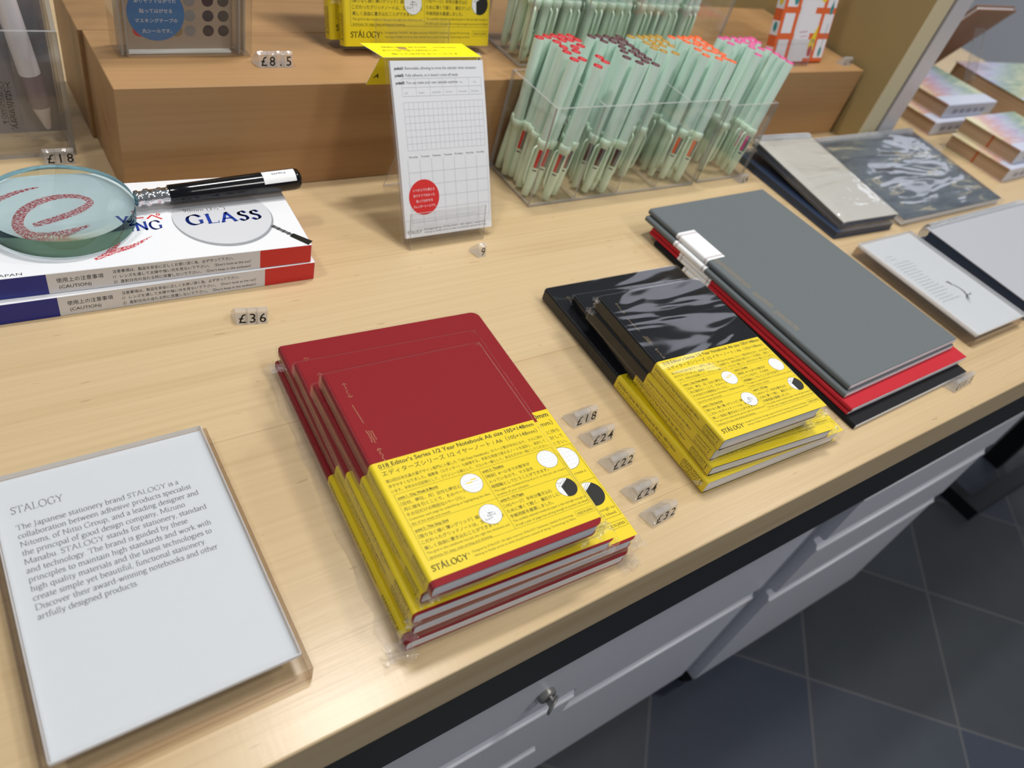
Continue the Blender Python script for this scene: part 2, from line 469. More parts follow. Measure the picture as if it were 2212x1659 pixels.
# a small broad-nib serif face: polylines swept with a slanted flat pen
G = {
 'a': (.41, 'c.05,.36 .12,.44 .22,.45 .29,.38 .29,.2|.29,.3 .29,.05 .34,.02 .4,.05|c.29,.27 .16,.22 .06,.14 .08,.03 .17,.0 .29,.1', ''),
 'b': (.47, '.1,.68 .1,.03|c.1,.35 .22,.45 .34,.4 .4,.24 .33,.05 .2,-.01 .1,.05', '.05,.67,.1'),
 'c': (.40, 'c.35,.36 .25,.44 .12,.39 .06,.22 .12,.04 .24,.0 .36,.08', ''),
 'd': (.48, '.38,.68 .38,.02|c.38,.37 .25,.45 .12,.39 .06,.21 .12,.03 .24,0 .38,.1', '.33,.67,.1;.37,.01,.1'),
 'e': (.41, '.08,.25 .35,.27|c.35,.27 .31,.41 .21,.45 .1,.38 .06,.21 .12,.04 .24,0 .37,.09', ''),
 'f': (.28, 'c.33,.62 .24,.69 .15,.62 .13,.45|.13,.5 .13,0', '.03,.43,.24;.04,.01,.2'),
 'g': (.43, 'c.19,.45 .08,.39 .07,.26 .17,.19 .29,.24 .31,.38 .19,.45|.3,.42 .41,.44|c.14,.2 .08,.13 .15,.06 .3,.04 .37,-.06 .27,-.18 .12,-.18 .05,-.1 .12,.0', ''),
 'h': (.47, '.1,.68 .1,0|c.1,.33 .22,.44 .33,.42 .36,.3|.36,.32 .36,0', '.03,.67,.1;.03,.01,.15;.29,.01,.15'),
 'i': (.22, '.1,.44 .1,0|.09,.61 .12,.61', '.03,.43,.1;.03,.01,.15'),
 'j': (.22, 'c.1,.44 .1,.0 .05,-.18 -.03,-.2', '.03,.43,.1'),
 'k': (.44, '.1,.68 .1,0|.35,.43 .11,.22|.17,.27 .38,.01', '.03,.67,.1;.03,.01,.15;.3,.43,.12;.32,.01,.13'),
 'l': (.22, '.1,.68 .1,0', '.03,.67,.1;.03,.01,.15'),
 'm': (.71, '.1,.44 .1,0|c.1,.33 .21,.44 .31,.42 .34,.3|.34,.32 .34,0|c.34,.33 .45,.44 .56,.42 .6,.3|.6,.32 .6,0', '.03,.43,.1;.03,.01,.15;.27,.01,.15;.53,.01,.15'),
 'n': (.47, '.1,.44 .1,0|c.1,.33 .22,.44 .33,.42 .36,.3|.36,.32 .36,0', '.03,.43,.1;.03,.01,.15;.29,.01,.15'),
 'o': (.46, 'c.22,.45 .1,.39 .06,.22 .11,.05 .22,0 .34,.06 .39,.23 .34,.4 .22,.45', ''),
 'p': (.48, '.1,.44 .1,-.22|c.1,.35 .22,.45 .34,.4 .4,.24 .34,.05 .21,0 .1,.07', '.03,.43,.1;.03,-.21,.15'),
 'q': (.47, '.37,.44 .37,-.22|c.37,.37 .25,.45 .12,.39 .06,.21 .12,.03 .24,0 .37,.1', '.3,-.21,.15'),
 'r': (.33, '.1,.44 .1,0|c.1,.31 .18,.42 .26,.45 .32,.41', '.03,.43,.1;.03,.01,.16'),
 's': (.34, 'c.28,.37 .2,.45 .09,.41 .08,.31 .17,.24 .28,.16 .27,.04 .15,-.01 .05,.08', ''),
 't': (.28, 'c.13,.55 .13,.1 .18,.01 .28,.05', '.03,.43,.24'),
 'u': (.47, 'c.1,.44 .1,.14 .15,.01 .26,.02 .36,.12|.36,.44 .36,.02', '.03,.43,.1;.29,.43,.1;.35,.01,.1'),
 'v': (.43, '.06,.43 .21,.01|.21,.01 .36,.43', '.0,.43,.15;.29,.43,.13'),
 'w': (.64, '.06,.43 .19,.01|.19,.01 .31,.4|.31,.4 .44,.01|.44,.01 .57,.43', '.0,.43,.15;.24,.43,.14;.5,.43,.13'),
 'x': (.43, '.06,.43 .36,.01|.34,.43 .07,.01', '.0,.43,.15;.27,.43,.13;.01,.01,.13;.29,.01,.14'),
 'y': (.43, '.06,.43 .22,.03|.36,.43 .16,-.14 .04,-.2', '.0,.43,.15;.29,.43,.13'),
 'z': (.40, '.06,.42 .34,.42|.33,.41 .06,.02|.06,.02 .35,.02', ''),
 'A': (.68, '.32,.68 .06,0|.32,.68 .6,0|.17,.25 .47,.25', '.0,.01,.15;.5,.01,.18'),
 'B': (.56, '.13,.66 .13,0|c.13,.65 .4,.64 .4,.4 .13,.36|c.13,.36 .5,.34 .48,.04 .13,.01', '.04,.65,.15;.04,.01,.15'),
 'D': (.72, '.13,.66 .13,0|c.13,.65 .4,.66 .6,.54 .64,.32 .56,.1 .36,.01 .13,.01', '.04,.65,.15;.04,.01,.15'),
 'E': (.55, '.13,.66 .13,0', '.04,.65,.44;.13,.34,.26;.04,.01,.46'),
 'F': (.52, '.13,.66 .13,0', '.04,.65,.44;.13,.34,.26;.04,.01,.18'),
 'G': (.73, 'c.6,.52 .48,.65 .32,.67 .14,.56 .07,.33 .14,.1 .34,-.01 .6,.07|.6,.28 .6,.06', '.51,.29,.18'),
 'I': (.30, '.14,.66 .14,0', '.05,.65,.18;.05,.01,.18'),
 'J': (.33, 'c.16,.66 .16,.12 .1,-.12 -.03,-.18', '.07,.65,.18'),
 'L': (.55, '.14,.66 .14,0', '.05,.65,.18;.05,.01,.44|.49,.0 .52,.14'),
 'M': (.86, '.14,.66 .11,0|.14,.66 .43,.04|.43,.04 .7,.66|.7,.66 .74,0', '.04,.65,.12;.68,.65,.12;.03,.01,.16;.65,.01,.18'),
 'N': (.74, '.14,.66 .14,0|.14,.66 .6,.02|.6,.66 .6,.0', '.03,.65,.12;.52,.65,.16;.06,.01,.16'),
 'O': (.76, 'c.37,.67 .16,.58 .07,.33 .15,.09 .37,-.01 .6,.09 .68,.33 .59,.58 .37,.67', ''),
 'S': (.47, 'c.38,.54 .28,.66 .14,.62 .1,.48 .2,.38 .36,.28 .38,.1 .22,-.01 .07,.12', ''),
 'T': (.62, '.3,.65 .3,0|.05,.65 .03,.53|.56,.65 .58,.53', '.04,.65,.52;.2,.01,.2'),
 'Y': (.64, '.08,.65 .32,.3|.32,.3 .55,.65|.32,.32 .32,0', '.0,.65,.17;.46,.65,.17;.22,.01,.2'),
 '.': (.2, '.08,.02 .11,.02', ''), ',': (.2, '.1,.04 .06,-.1', ''), '-': (.3, '.05,.22 .25,.23', ''),
 "'": (.15, '.08,.66 .07,.52', ''), '&': (.7, 'c.6,.34 .45,.05 .2,-.01 .07,.15 .2,.35 .33,.5 .28,.66 .17,.6 .2,.45 .35,.2 .6,.0', ''),
 '\u00b4': (0, '.0,.72 .12,.86', ''), ' ': (.24, '', ''),
}
def _catmull(p, k=4):
    out = []
    for i in range(len(p)-1):
        a, b, c, d = p[max(i-1, 0)], p[i], p[i+1], p[min(i+2, len(p)-1)]
        for j in range(k):
            t = j/k
            out.append(tuple(.5*((2*b[q]) + (-a[q]+c[q])*t + (2*a[q]-5*b[q]+4*c[q]-d[q])*t*t + (-a[q]+3*b[q]-3*c[q]+d[q])*t**3) for q in (0, 1)))
    return out + [p[-1]]
def _hull(p):
    p = sorted(set(p))
    def half(p):
        h = []
        for q in p:
            while len(h) > 1 and (h[-1][0]-h[-2][0])*(q[1]-h[-2][1]) - (h[-1][1]-h[-2][1])*(q[0]-h[-2][0]) <= 1e-12:
                h.pop()
            h.append(q)
        return h
    a, b = half(p), half(p[::-1])
    return a[:-1]+b[:-1]
_sg = {}
def serif_glyph(ch, wt):
    key = (ch, wt)
    if key in _sg:
        return _sg[key]
    adv, st, sf = G.get(ch, G[' '])
    vs, fs = [], []
    def sweep(pts, hw, hh, ang):
        ca, sa = math.cos(ang), math.sin(ang)
        nib = [(x*ca-y*sa, x*sa+y*ca) for x, y in ((-hw, -hh), (hw, -hh), (hw, hh), (-hw, hh))]
        for a, b in zip(pts, pts[1:]):
            h = _hull([(q[0]+n[0], q[1]+n[1]) for q in (a, b) for n in nib])
            k = len(vs); vs.extend(h); fs.append(tuple(range(k, k+len(h))))
    for s_ in [q for q in st.split('|') if q]:
        c = s_[0] == 'c'
        pts = [tuple(float(t) for t in q.split(',')) for q in s_.lstrip('c').split()]
        sweep(_catmull(pts) if c else pts, .034*wt, .013*(.7+.35*wt), math.radians(22))
    parts = sf.split('|')
    for q in [q for q in parts[0].split(';') if q]:
        x, y, l = (float(t) for t in q.split(','))
        sweep([(x, y), (x+l, y)], .012, .013*(.55+.55*wt), 0)
    for s_ in parts[1:]:
        sweep([tuple(float(t) for t in q.split(',')) for q in s_.split()], .012, .013*(.55+.55*wt), 0)
    _sg[key] = (adv, vs, fs)
    return _sg[key]
def serif(txt, wt=1.0, shear=0.0, track=0.0):
    vs, fs, x = [], [], 0
    for ch in txt:
        if ch == '\u00c1':
            a, gv, gf = serif_glyph('\u00b4', wt)
            k = len(vs); vs += [(x+.3+p[0], p[1]) for p in gv]; fs += [tuple(k+i for i in f) for f in gf]
            ch = 'A'
        a, gv, gf = serif_glyph(ch, wt)
        k = len(vs)
        vs += [(x+p[0]+shear*p[1], p[1]) for p in gv]
        fs += [tuple(k+i for i in f) for f in gf]
        x += a+track
    return vs, fs
def fit(flat, size, width=None, x0=0, y0=0):
    vs, fs = flat
    if not vs:
        return flat
    mn = min(p[0] for p in vs); mx = max(p[0] for p in vs)
    sx = width/(mx-mn) if width else size
    return [((p[0]-mn)*sx+x0, p[1]*size+y0) for p in vs], fs
def merge(*fl):
    vs, fs = [], []
    for f in fl:
        k = len(vs); vs += f[0]; fs += [tuple(k+i for i in q) for q in f[1]]
    return vs, fs

# ================================================================== the setting
FLOOR_Z = -680
def floor_mat():
    t = NT('dark_floor_tiles')
    tc = t.n('ShaderNodeTexCoord')
    mp = t.n('ShaderNodeMapping')
    mp.inputs['Rotation'].default_value = (0, 0, math.radians(45))
    t.l(tc.outputs['Object'], mp.inputs['Vector'])
    sx = t.n('ShaderNodeSeparateXYZ'); t.l(mp.outputs[0], sx.inputs[0])
    S = 0.262
    gx = t.math('DIVIDE', t.math('ADD', sx.outputs[0], -0.624), S)
    gy = t.math('DIVIDE', t.math('ADD', sx.outputs[1], -0.690), S)
    def edge(g):
        return t.math('ABSOLUTE', t.math('SUBTRACT', t.math('FRACT', t.math('ADD', g, 0.5)), 0.5))
    ln = t.math('LESS_THAN', t.math('MINIMUM', edge(gx), edge(gy)), 0.008)
    cb = t.n('ShaderNodeCombineXYZ')
    t.l(t.math('FLOOR', gx), cb.inputs[0]); t.l(t.math('FLOOR', gy), cb.inputs[1])
    wn = t.n('ShaderNodeTexWhiteNoise', noise_dimensions='3D'); t.l(cb.outputs[0], wn.inputs['Vector'])
    c = t.ramp(wn.outputs['Value'], [(0.0, '#3a4150'), (0.4, '#43484e'), (0.7, '#3d4146'), (1.0, '#494b4c')])
    nz = t.noise(t.coords(), 14, 4)
    c = t.mix(0.5, c, t.ramp(nz, [(0.3, (0.8, 0.8, 0.8)), (0.7, (1, 1, 1))]), 'MULTIPLY')
    c = t.mix(t.math('MULTIPLY', ln, 0.5), c, '#6a6a6a')
    return t.pbr(c, 0.42, 0.35)
M['floor'] = floor_mat()
M['wall_grey'] = plain('grey_wall', '#cdd2da', 0.8, 0.2)
M['olive'] = plain('olive_board', '#a08b5e', 0.7, 0.2, grain=(300, 0.03))
M['beige_edge'] = plain('beige_edging', '#d2c6a4', 0.6, 0.2)
M['aluminium'] = plain('brushed_aluminium', '#d6d4da', 0.35, 0.5, Metallic=0.35)

struct(MB().box(-1500, -2500, FLOOR_Z-20, 4000, 3000, FLOOR_Z).build('floor', 'floor'))
struct(MB().box(3600, -2500, FLOOR_Z, 3660, 3000, 2200).build('wall_right', 'wall_grey'))

# the table: wooden top with a paler-grained edge, black steel rail under it
table = thing('display_table', 'long pale maple display table with a black steel rail under its top', 'table', (0, 0, 0))
def table_top():
    b = MB()
    x0, x1, y0, y1, z0, z1, c = -700, 1838, 111, 1000, -42, 0, 1.1
    pr = [(y0, z0), (y0, z1-c), (y0+c*.4, z1-c*.35), (y0+c, z1), (y1, z1), (y1, z0)]
    vs = [(x0, y, z) for y, z in pr] + [(x1, y, z) for y, z in pr]
    n = len(pr)
    for i in range(n):
        j = (i+1) % n
        b.add([vs[i], vs[j], vs[n+j], vs[n+i]], [(3, 2, 1, 0)], 1 if i == 0 else 0)
    b.add(vs[:n], [tuple(range(n))], 1)
    b.add(vs[n:], [tuple(reversed(range(n)))], 1)
    return b
table_top().build('table_top', ['table', 'table_edge'], table)
MB().box(-690, 119, -58, 1830, 160, -42.5).box(-690, 122, -146, 1830, 152, -72).box(-690, 130, -72, 1830, 150, -58).build('rail', 'black_metal', table)
MB().box(-690, 960, FLOOR_Z, -650, 998, -43).build('leg', 'black_metal', table)
MB().box(1790, 960, FLOOR_Z, 1830, 998, -43).build('leg', 'black_metal', table)
MB().box(1790, 165, FLOOR_Z, 1830, 205, -43).build('leg', 'black_metal', table)
MB().box(-690, 165, FLOOR_Z, -650, 205, -43).build('leg', 'black_metal', table)

# metal pedestals under the table
def pedestal(label, x0, x1, y0, ridges, lock_at):
    t = thing('drawer_pedestal', label, 'drawer unit', (x0, y0, -612), group='drawer pedestals under the table')
    wd = x1-x0
    H = 612-150
    MB().cbox(0, 14, 0, wd, 420, H, 2).build('body', 'grey_metal', t)
    zs = [0]+sorted(r+612 for r in ridges)+[H]
    for i in range(len(zs)-1):
        b = MB()
        za, zb = zs[i]+1.5, zs[i+1]-1.5
        pr = [(14, za), (2, za), (0, za+3), (0, zb-16), (3, zb-9), (10, zb-7), (10, zb-2), (14, zb)]
        vs = [(1, y, z) for y, z in pr]+[(wd-1, y, z) for y, z in pr]
        n = len(pr)
        b.add(vs, [(i_, (i_+1) % n, n+(i_+1) % n, n+i_) for i_ in range(n)] + [tuple(reversed(range(n))), tuple(range(n, 2*n))])
        # rolled lip along the top of the front, its highlight painted in
        b.tube([(2, 0.5, zb-16), (wd-2, 0.5, zb-16)], 2.2, 8, 1)
        b.build('drawer_front', ['grey_metal', 'grey_metal_glint'], t)
    for cx in (30, wd-30):
        for cy in (40, 390):
            b = MB(Matrix.Translation((cx, cy, -34)) @ Matrix.Rotation(PI/2, 4, 'Y'))
            b.lathe([(0.1, -9), (32, -9), (34, -6), (34, 6), (32, 9), (0.1, 9)], 20)
            b.T = Matrix()
            b.box(cx-6, cy-6, -12, cx+6, cy+6, 0)
            b.build('castor', 'black_metal', t)
    if lock_at:
        lx, lz = lock_at
        b = MB(Matrix.Translation((lx, 0, lz+612)) @ Matrix.Rotation(PI/2, 4, 'X'))
        b.lathe([(9, 0), (9, 4), (7.5, 6), (0.1, 6)], 20)
        b.box(-1.2, -6, 6, 1.2, 6, 11)
        k = b.build('lock', 'dark_steel', t)
        b = MB(Matrix.Translation((lx, -12, lz+612)) @ Matrix.Rotation(0.5, 4, 'Z'))
        b.tube([(8*math.cos(a), 0, 8*math.sin(a)) for a in [i*PI/8 for i in range(17)]], 1.4, 6)
        b.build('key_ring', 'dark_steel', k)
    return t
pedestal('grey metal drawer pedestal with keyed lock, under the table beneath the red notebooks', -30, 368, 137, [-310, -455], (338, -258))
pedestal('narrow grey metal drawer pedestal standing between the lock pedestal and the forward one', 372, 681, 141, [-365], None)
pedestal('grey metal drawer pedestal standing farthest forward, at the right end under the table', 693, 1092, 127, [-247, -363], (1050, -205))

# dark steel floor frame beyond the pedestals
b = MB().box(1560, 108, FLOOR_Z, 1590, 560, FLOOR_Z+32).box(1590, 108, FLOOR_Z, 2300, 140, FLOOR_Z+32).box(1560, 530, FLOOR_Z, 2300, 560, FLOOR_Z+32)
tag(b.build('floor_frame', 'black_metal'), 'black steel base frame lying on the dark tiled floor past the pedestals', 'frame')

# wooden riser blocks along the back
t = MB().cbox(98, 552, 0.2, 1016, 645, 90, 0.6)
tag(t.build('riser_block', 'riser'), 'long orange-brown wooden riser block behind the magnifier boxes, front one', 'riser', 'wooden risers')
t = MB().cbox(95, 646, 0.2, 1016, 746, 90, 0.6)
tag(t.build('riser_block', 'riser'), 'wooden riser block standing behind the front riser', 'riser', 'wooden risers')

# partition on the table
p = thing('partition_panel', 'olive partition panel with beige edge and silver post, standing on the table', 'partition', (1023, 517, 0.2))
MB().box(0, 0, 0, 38, 440, 400).build('board', 'olive', p)
MB().box(0.5, -2, 0, 37.5, -0.1, 400).build('edging', 'beige_edge', p)
b = MB().box(42, -4, 0, 80, 34, 400)
b.box(38, 6, 0, 42, 34, 400)
b.build('post', 'aluminium', p)
b = MB(Matrix.Translation((26, -2, 16)) @ Matrix.Rotation(PI/2, 4, 'X'))
b.lathe([(4, 0), (4, 1.5), (0.1, 2)], 12)
b.build('screw', 'black_metal', p)

# ================================================================== notebooks
def scribble(x0, y0, x1, y1, size, seed, wd=.17):
    """tiny foil-stamped squiggle running from (x0, y0) to (x1, y1)"""
    r = random.Random(seed)
    L = math.hypot(x1-x0, y1-y0); n = max(4, int(L/(size*.55)))
    d = ((x1-x0)/L, (y1-y0)/L); q = (-d[1], d[0])
    out = []
    for i in range(n):
        a = (i+.2)/n*L; e = r.uniform(-.5, .5)*size; g = e+r.choice((-1, 1))*r.uniform(.3, .9)*size
        out.append(strip(x0+d[0]*a+q[0]*e, y0+d[1]*a+q[1]*e, x0+d[0]*(a+size*.3)+q[0]*g, y0+d[1]*(a+size*.3)+q[1]*g, wd))
    return merge(*out)

def band_print(b, k, V0, z, title, jp_title, pages, full=True):
    """print on the front of a yellow band; measured in A6 millimetres"""
    O = lambda u, v: (u*k, -(V0+(v-70)*k), z)
    U, V = (k, 0, 0), (0, k, 0)
    INK, SOFT, WHITE, GREY = 1, 2, 3, 4
    def put(fl, slot, lift=0.0):
        b.ink(fl, O(0, 0), U, V, slot, lift)
    def tx(s, u, v, size, u1=None, slot=INK, bold=0.0):
        put(fit(sans(s, bold), size, (u1-u) if u1 else None, u, -v), slot)
    tx(title, 4, 74.2, 3.9, 103.4, bold=.012)
    put(strip(4, -74.9, 11.2, -74.9, .18), INK)
    tx(jp_title, 4, 79.2, 3.7, 103)
    if full:
        tx('第23回日本文具大賞デザイン部門に入賞した「365 Days Notebook」のページ数が半分になり、さらに持ち', 4, 84.0, 2.35, 103.6, SOFT, .004)
        tx('歩きやすくなりました。編集者（エディター）も納得する、多彩な用途で使えるノートを追及し、設計して', 4, 87.4, 2.35, 103.6, SOFT, .004)
        tx('います。半年分の日記帳として、スケジュール帳として、クロッキー帳として、あなただけの一冊にしてください。', 4, 90.8, 2.3, 103.6, SOFT, .004)
    else:
        tx('さらに持ち', 92, 84.0, 2.35, 103.6, SOFT); tx('設計して', 94, 87.4, 2.35, 103.6, SOFT); tx('ください。', 93, 90.8, 2.35, 103.6, SOFT)
    put(rect_line(4.4, -133.6, 104.3, -92.2, .16), SOFT)
    put(strip(55.2, -92.2, 55.2, -133.6, .16), SOFT)
    put(strip(4.4, -112.9, 104.3, -112.9, .16), SOFT)
    if full:
        for u, v, head, u1, l in ((5.5, 95.6, 'point 1 : Day, Week & Month', 28.5, ['［日付、曜日、月］日付と曜日と', '月に線を引くことで、そのページが', 'その日だけの特別な1ページに。', 'Customize each page by underlining or highlighting the date,', 'day of the week and month.']),
                                  (5.5, 116.6, 'point 3 : Thin Gray Grid', 24.2, ['［限りなく細く薄いグリッド］細さと濃さに', 'こだわったグリッドノートは、文字・図形を', '美しく自由に書き込むことができます。', 'The grid in this notebook has just the right line thickness and', 'darkness, for easy, neat writing and drawing.']),
                                  (56.4, 95.2, 'point 2 : Timeline', 69.8, ['［時刻］8〜21までの数字が', '入っているので、マス目を', '時間軸として使うことができます。', 'The pages are numbered from 8 to 21 so that you can create a', 'timeline of your schedule.']),
                                  (56.4, 115.8, 'point 4 : %s Pages' % pages, 71, ['［%sページ］%s書き込む' % (pages, '半年分' if pages == '192' else '一年分'), 'ために薄くて軽く、裏抜けしにくい', '手帳用紙を厳選しました。', 'The carefully selected notebook paper is thin and light enough to', 'fit half a year of pages but strong enough to prevent ink bleed.'])):
            tx(head, u, v, 2.2, u1, INK, .02)
            put(strip(u, -v-.55, u1, -v-.55, .16), INK)
            for i, s in enumerate(l):
                if i < 3:
                    tx(s, u, v+4.1+i*3.5, 2.45, None, SOFT, .008)
                else:
                    tx(s, u, v+4.1+7.0+(i-2)*2.75, 2.0, u+48 if len(s) > 50 else None, SOFT)
    else:
        tx('create a', 96, 108.6, 2.0, None, SOFT); tx('enough to', 94.5, 129.7, 2.0, 103.6, SOFT); tx('ink bleed.', 94, 132.4, 2.0, 103, SOFT)
    R = 6.2
    for cx, cy in ((47.1, 99.2), (47.1, 120.6), (97.3, 99.0), (97.3, 120.0)):
        put(disc(cx, -cy, R+.18), INK, .01)
        put(disc(cx, -cy, R), WHITE, .02)
    def chord_grid(cx, cy, y_top=None):
        fl = []
        for i in (-2, -1, 0, 1, 2):
            a = i*2.2+.5; h = math.sqrt(max(0.01, R*R-a*a))*.96
            top = min(h, y_top) if y_top is not None else h
            fl.append(strip(cx+a, cy-h, cx+a, cy+top, .1))
            if y_top is None or a < y_top:
                fl.append(strip(cx-h, cy+a, cx+h, cy+a, .1))
        return merge(*fl)
    put(chord_grid(47.1, -99.2, -.6), GREY, .03)
    put(merge(strip(42.6, -97.2, 51.8, -97.2, .25), strip(42.4, -98.6, 52, -98.6, .25)), GREY, .03)
    put(merge(strip(47.6, -97.2, 51, -97.2, .75), strip(44, -98.6, 48, -98.6, .75)), 0, .035)
    put(chord_grid(47.1, -120.6), GREY, .03)
    put(merge(strip(45, -121.2, 49.6, -121.2, .22), strip(46.6, -119.2, 46.6, -123, .22), strip(45, -120.6, 45, -121.8, .18), strip(49.6, -120.6, 49.6, -121.8, .18), strip(46, -123, 47.2, -123, .18)), INK, .04)
    put(fit(sans('5mm'), 1.6, None, 45.9, -120.2), INK, .04); put(fit(sans('5mm'), 1.6, None, 42.6, -123.6), INK, .04)
    put(chord_grid(97.3, -99.0), GREY, .03)
    # little drawing of the notebook, black, in the fourth disc
    pts = [(97.3+R*math.cos(a), -120.0+R*math.sin(a)) for a in [math.radians(-115+i*7.5) for i in range(24)]]
    put(([(94.3, -118.9)]+pts, [tuple(range(len(pts)+1))]), INK, .03)
    put(merge(strip(94.4, -118.8, 99.4, -114.6, .16), strip(92.8, -118.4, 98.4, -114.4, .16), strip(92.8, -118.4, 94.4, -118.9, .16)), INK, .04)
    put(fit(sans('8mm'), 1.3, None, 93.2, -116.6), INK, .04)
    put(fit(serif('STÁLOGY', 1.9, track=.03), 4.9, 20.2, 3.8, -140), INK)
    put(fit(sans('®'), 1.6, None, 24.4, -138.0), INK)
    tx('Designed by STALOGY. All rights reserved. STALOGY: Stationery, standard & technology.', 27.2, 137.8, 1.75, 90.3, SOFT)
    tx('Aiming to finally arrive at what should have existed all along. Technology by Nitto', 27.2, 140.2, 1.75, 90.3, SOFT)
    put(rect_line(92, -139.2, 104.3, -135.9, .14), SOFT)
    tx('MADE IN JAPAN', 93.1, 138.4, 2.2, 103.2, INK)

def crumple(b, cx, cy, cz, size, seed, n=6):
    r = random.Random(seed)
    vs = [(cx+(i/(n-1)-.5)*size+r.uniform(-.15, .15)*size, cy+(j/(n-1)-.5)*size*.7+r.uniform(-.15, .15)*size, cz+r.uniform(-.16, .16)*size) for i in range(n) for j in range(n)]
    fs = [(i*n+j, (i+1)*n+j, (i+1)*n+j+1, i*n+j+1) for i in range(n-1) for j in range(n-1)]
    b.add(vs, fs, 1, False)

def notebook(label, w_, l, th, cover, loc, rot, group, spine_title, spine_jp, title=None, jp=None, pages='192', V0=None, band_len=None, full=True, wrap='film', crumples=(), gap=(0.25, 0.25), marks=True, baggy=False):
    """lies with its top-left corner at loc; x along the width, -y along the length, z up"""
    k = w_/105
    t = thing('notebook', label, 'notebook', loc, rot, group)
    z0, z1 = gap[0], th-gap[1]           # gap leaves room for the film
    H = z1-z0
    rs = min(2.2, H*.32)
    cm = cover + '_cover'
    arc = lambda r: [(r-r*math.sin(a), z1-r+r*math.cos(a)) for a in [i*PI/2/6 for i in range(7)]] + [(r-r*math.cos(a), z0+r-r*math.sin(a)) for a in [i*PI/2/6 for i in range(7)]]
    b = MB()
    ct = .55
    b.sheet(arc(rs), -l, 0, ct)
    b.prism(rrect(rs, -l, w_, 0, 6, 6, (0, 1, 1, 0)), z1-ct, z1)
    b.prism(rrect(rs, -l, w_, 0, 6, 6, (0, 1, 1, 0)), z0, z0+ct)
    if marks:
        for i, (u0, v0, u1, v1, s_) in enumerate(((9.2, 11, 8.9, 20.5, .8), (7.7, 27, 8.6, 42, .35), (7.9, 47, 8.0, 56, .5), (9.2, 47.5, 9.3, 57, .5), (10.6, 48, 10.7, 55, .5), (9.1, 62, 9.3, 70, .8))):
            b.ink(scribble(u0*k, -v0*k, u1*k, -v1*k, s_*k, 11+i), (0, 0, z1), (1, 0, 0), (0, 1, 0), 1, .05)
        for v in (10, 21.4, 61, 71):
            e = 1 if v in (10, 61) else -1
            b.ink(merge(strip(8.0*k, (-v-1.1*e)*k, 9.3*k, -v*k, .22), strip(9.3*k, -v*k, 10.6*k, (-v-1.1*e)*k, .22)), (0, 0, z1), (1, 0, 0), (0, 1, 0), 1, .05)
    b.build('cover', [cm, 'gold'], t)
    MB().prism(rrect(ct+.2, -l+.5, w_-.6, -.5, 5.6, 6, (0, 1, 1, 0)), z0+ct, z1-ct).build('page_block', 'pages', t)
    V0 = V0 if V0 is not None else 70*k
    BL = band_len or 75*k
    b = MB()
    o = .10
    path = [(w_+.1, z1+o), (rs, z1+o)] + [((x-rs)*(1+o/rs)+rs, (z-(z1-rs))*(1+o/rs)+z1-rs) if z > (z0+z1)/2 else ((x-rs)*(1+o/rs)+rs, (z-(z0+rs))*(1+o/rs)+z0+rs) for x, z in arc(rs)] + [(rs, z0-o), (w_+.1, z0-o)]
    b.sheet(path, -(V0+BL), -V0, .08)
    if title:
        band_print(b, k, V0, z1+o+.03, title, jp, pages, full)
    # spine print
    S = lambda fl, v, z, slot=1: b.ink(fl, (-o-.03, -v, z), (0, -1, 0), (0, 0, 1), slot)
    sc_ = min(k, H/8.5)
    S(fit(sans(spine_title, .012), 2.5*sc_, BL*.66), V0+2*k, z0+H*.52)
    S(fit(sans(spine_jp), 2.2*sc_, BL*.60), V0+2*k, z0+H*.20, 2)
    v = V0+BL*.76
    S(fit(serif('stationery,', 1.2, .25), 3.0*sc_, BL*.21), v, z0+H*.66)
    S(fit(sans('STANDARD &'), 2.6*sc_, BL*.20), v, z0+H*.40)
    S(fit(sans('TECHNOLOGY'), 2.6*sc_, BL*.20), v, z0+H*.14)
    b.build('belly_band', ['yellow', 'ink', 'ink_soft', 'white_print', 'ink_pale'], t)
    if wrap:
        b = MB()
        e = 1.3
        b.cbox(-e, -l-e*1.6, 0.02, w_+e, e*1.4, th-.02, 1.0, 0)
        if baggy:
            # loose film sagging out along the spine
            r = random.Random(3)
            n = 22
            vs = []
            for i in range(n+1):
                v = -2+(l+6)*i/n
                o1, o2 = 3.2+r.uniform(-.6, .8), 7.2+r.uniform(-1.2, 1.4)+(2 if i > n-3 else 0)
                vs += [(-e, -v, th*.85), (-o1, -v, th*.48+r.uniform(-.5, .5)), (-o2, -v, .5+r.uniform(0, .6))]
            b.add(vs, [(3*i+k, 3*i+k+1, 3*i+k+4, 3*i+k+3) for i in range(n) for k in (0, 1)], 2, True)
        for i, (cu, cv, cz, s_) in enumerate(crumples):
            crumple(b, cu, -cv, cz, s_, int(w_*7+i*13+l))
        b.build('shrink_wrap', [wrap, 'film_crumple', 'film_baggy'], t)
    return t

T6 = '018 Editor\u2019s Series 1/2 Year Notebook A6 size 105×148mm'
J6 = 'エディターズシリーズ 1/2 イヤーノート / A6（105×148mm）'
T5, J5 = T6.replace('A6 size 105×148', 'A5 size 148×210'), J6.replace('A6（105×148', 'A5（148×210')
TB, JB = T6.replace('A6 size 105×148', 'B6 size 128×182'), J6.replace('A6（105×148', 'B6（128×182')
T365 = '018 Editor\u2019s Series 365 Days Notebook A%s size %smm'
J365 = 'エディターズシリーズ 365デイズノート / A%s（%smm）'
GR, GB = 'red notebooks in the left stack', 'black notebooks in the right stack'
notebook('large red notebook in clear film, at the bottom of the red stack', 148, 210, 9.6, 'red', (136.6, 341.5, 0.1), (0, 0, -2.9), GR, T5, J5, None, None, marks=False, full=False, baggy=True,
         crumples=((-4, 211, 5, 15), (0, 4, 6, 10), (147, 212, 3, 14)))
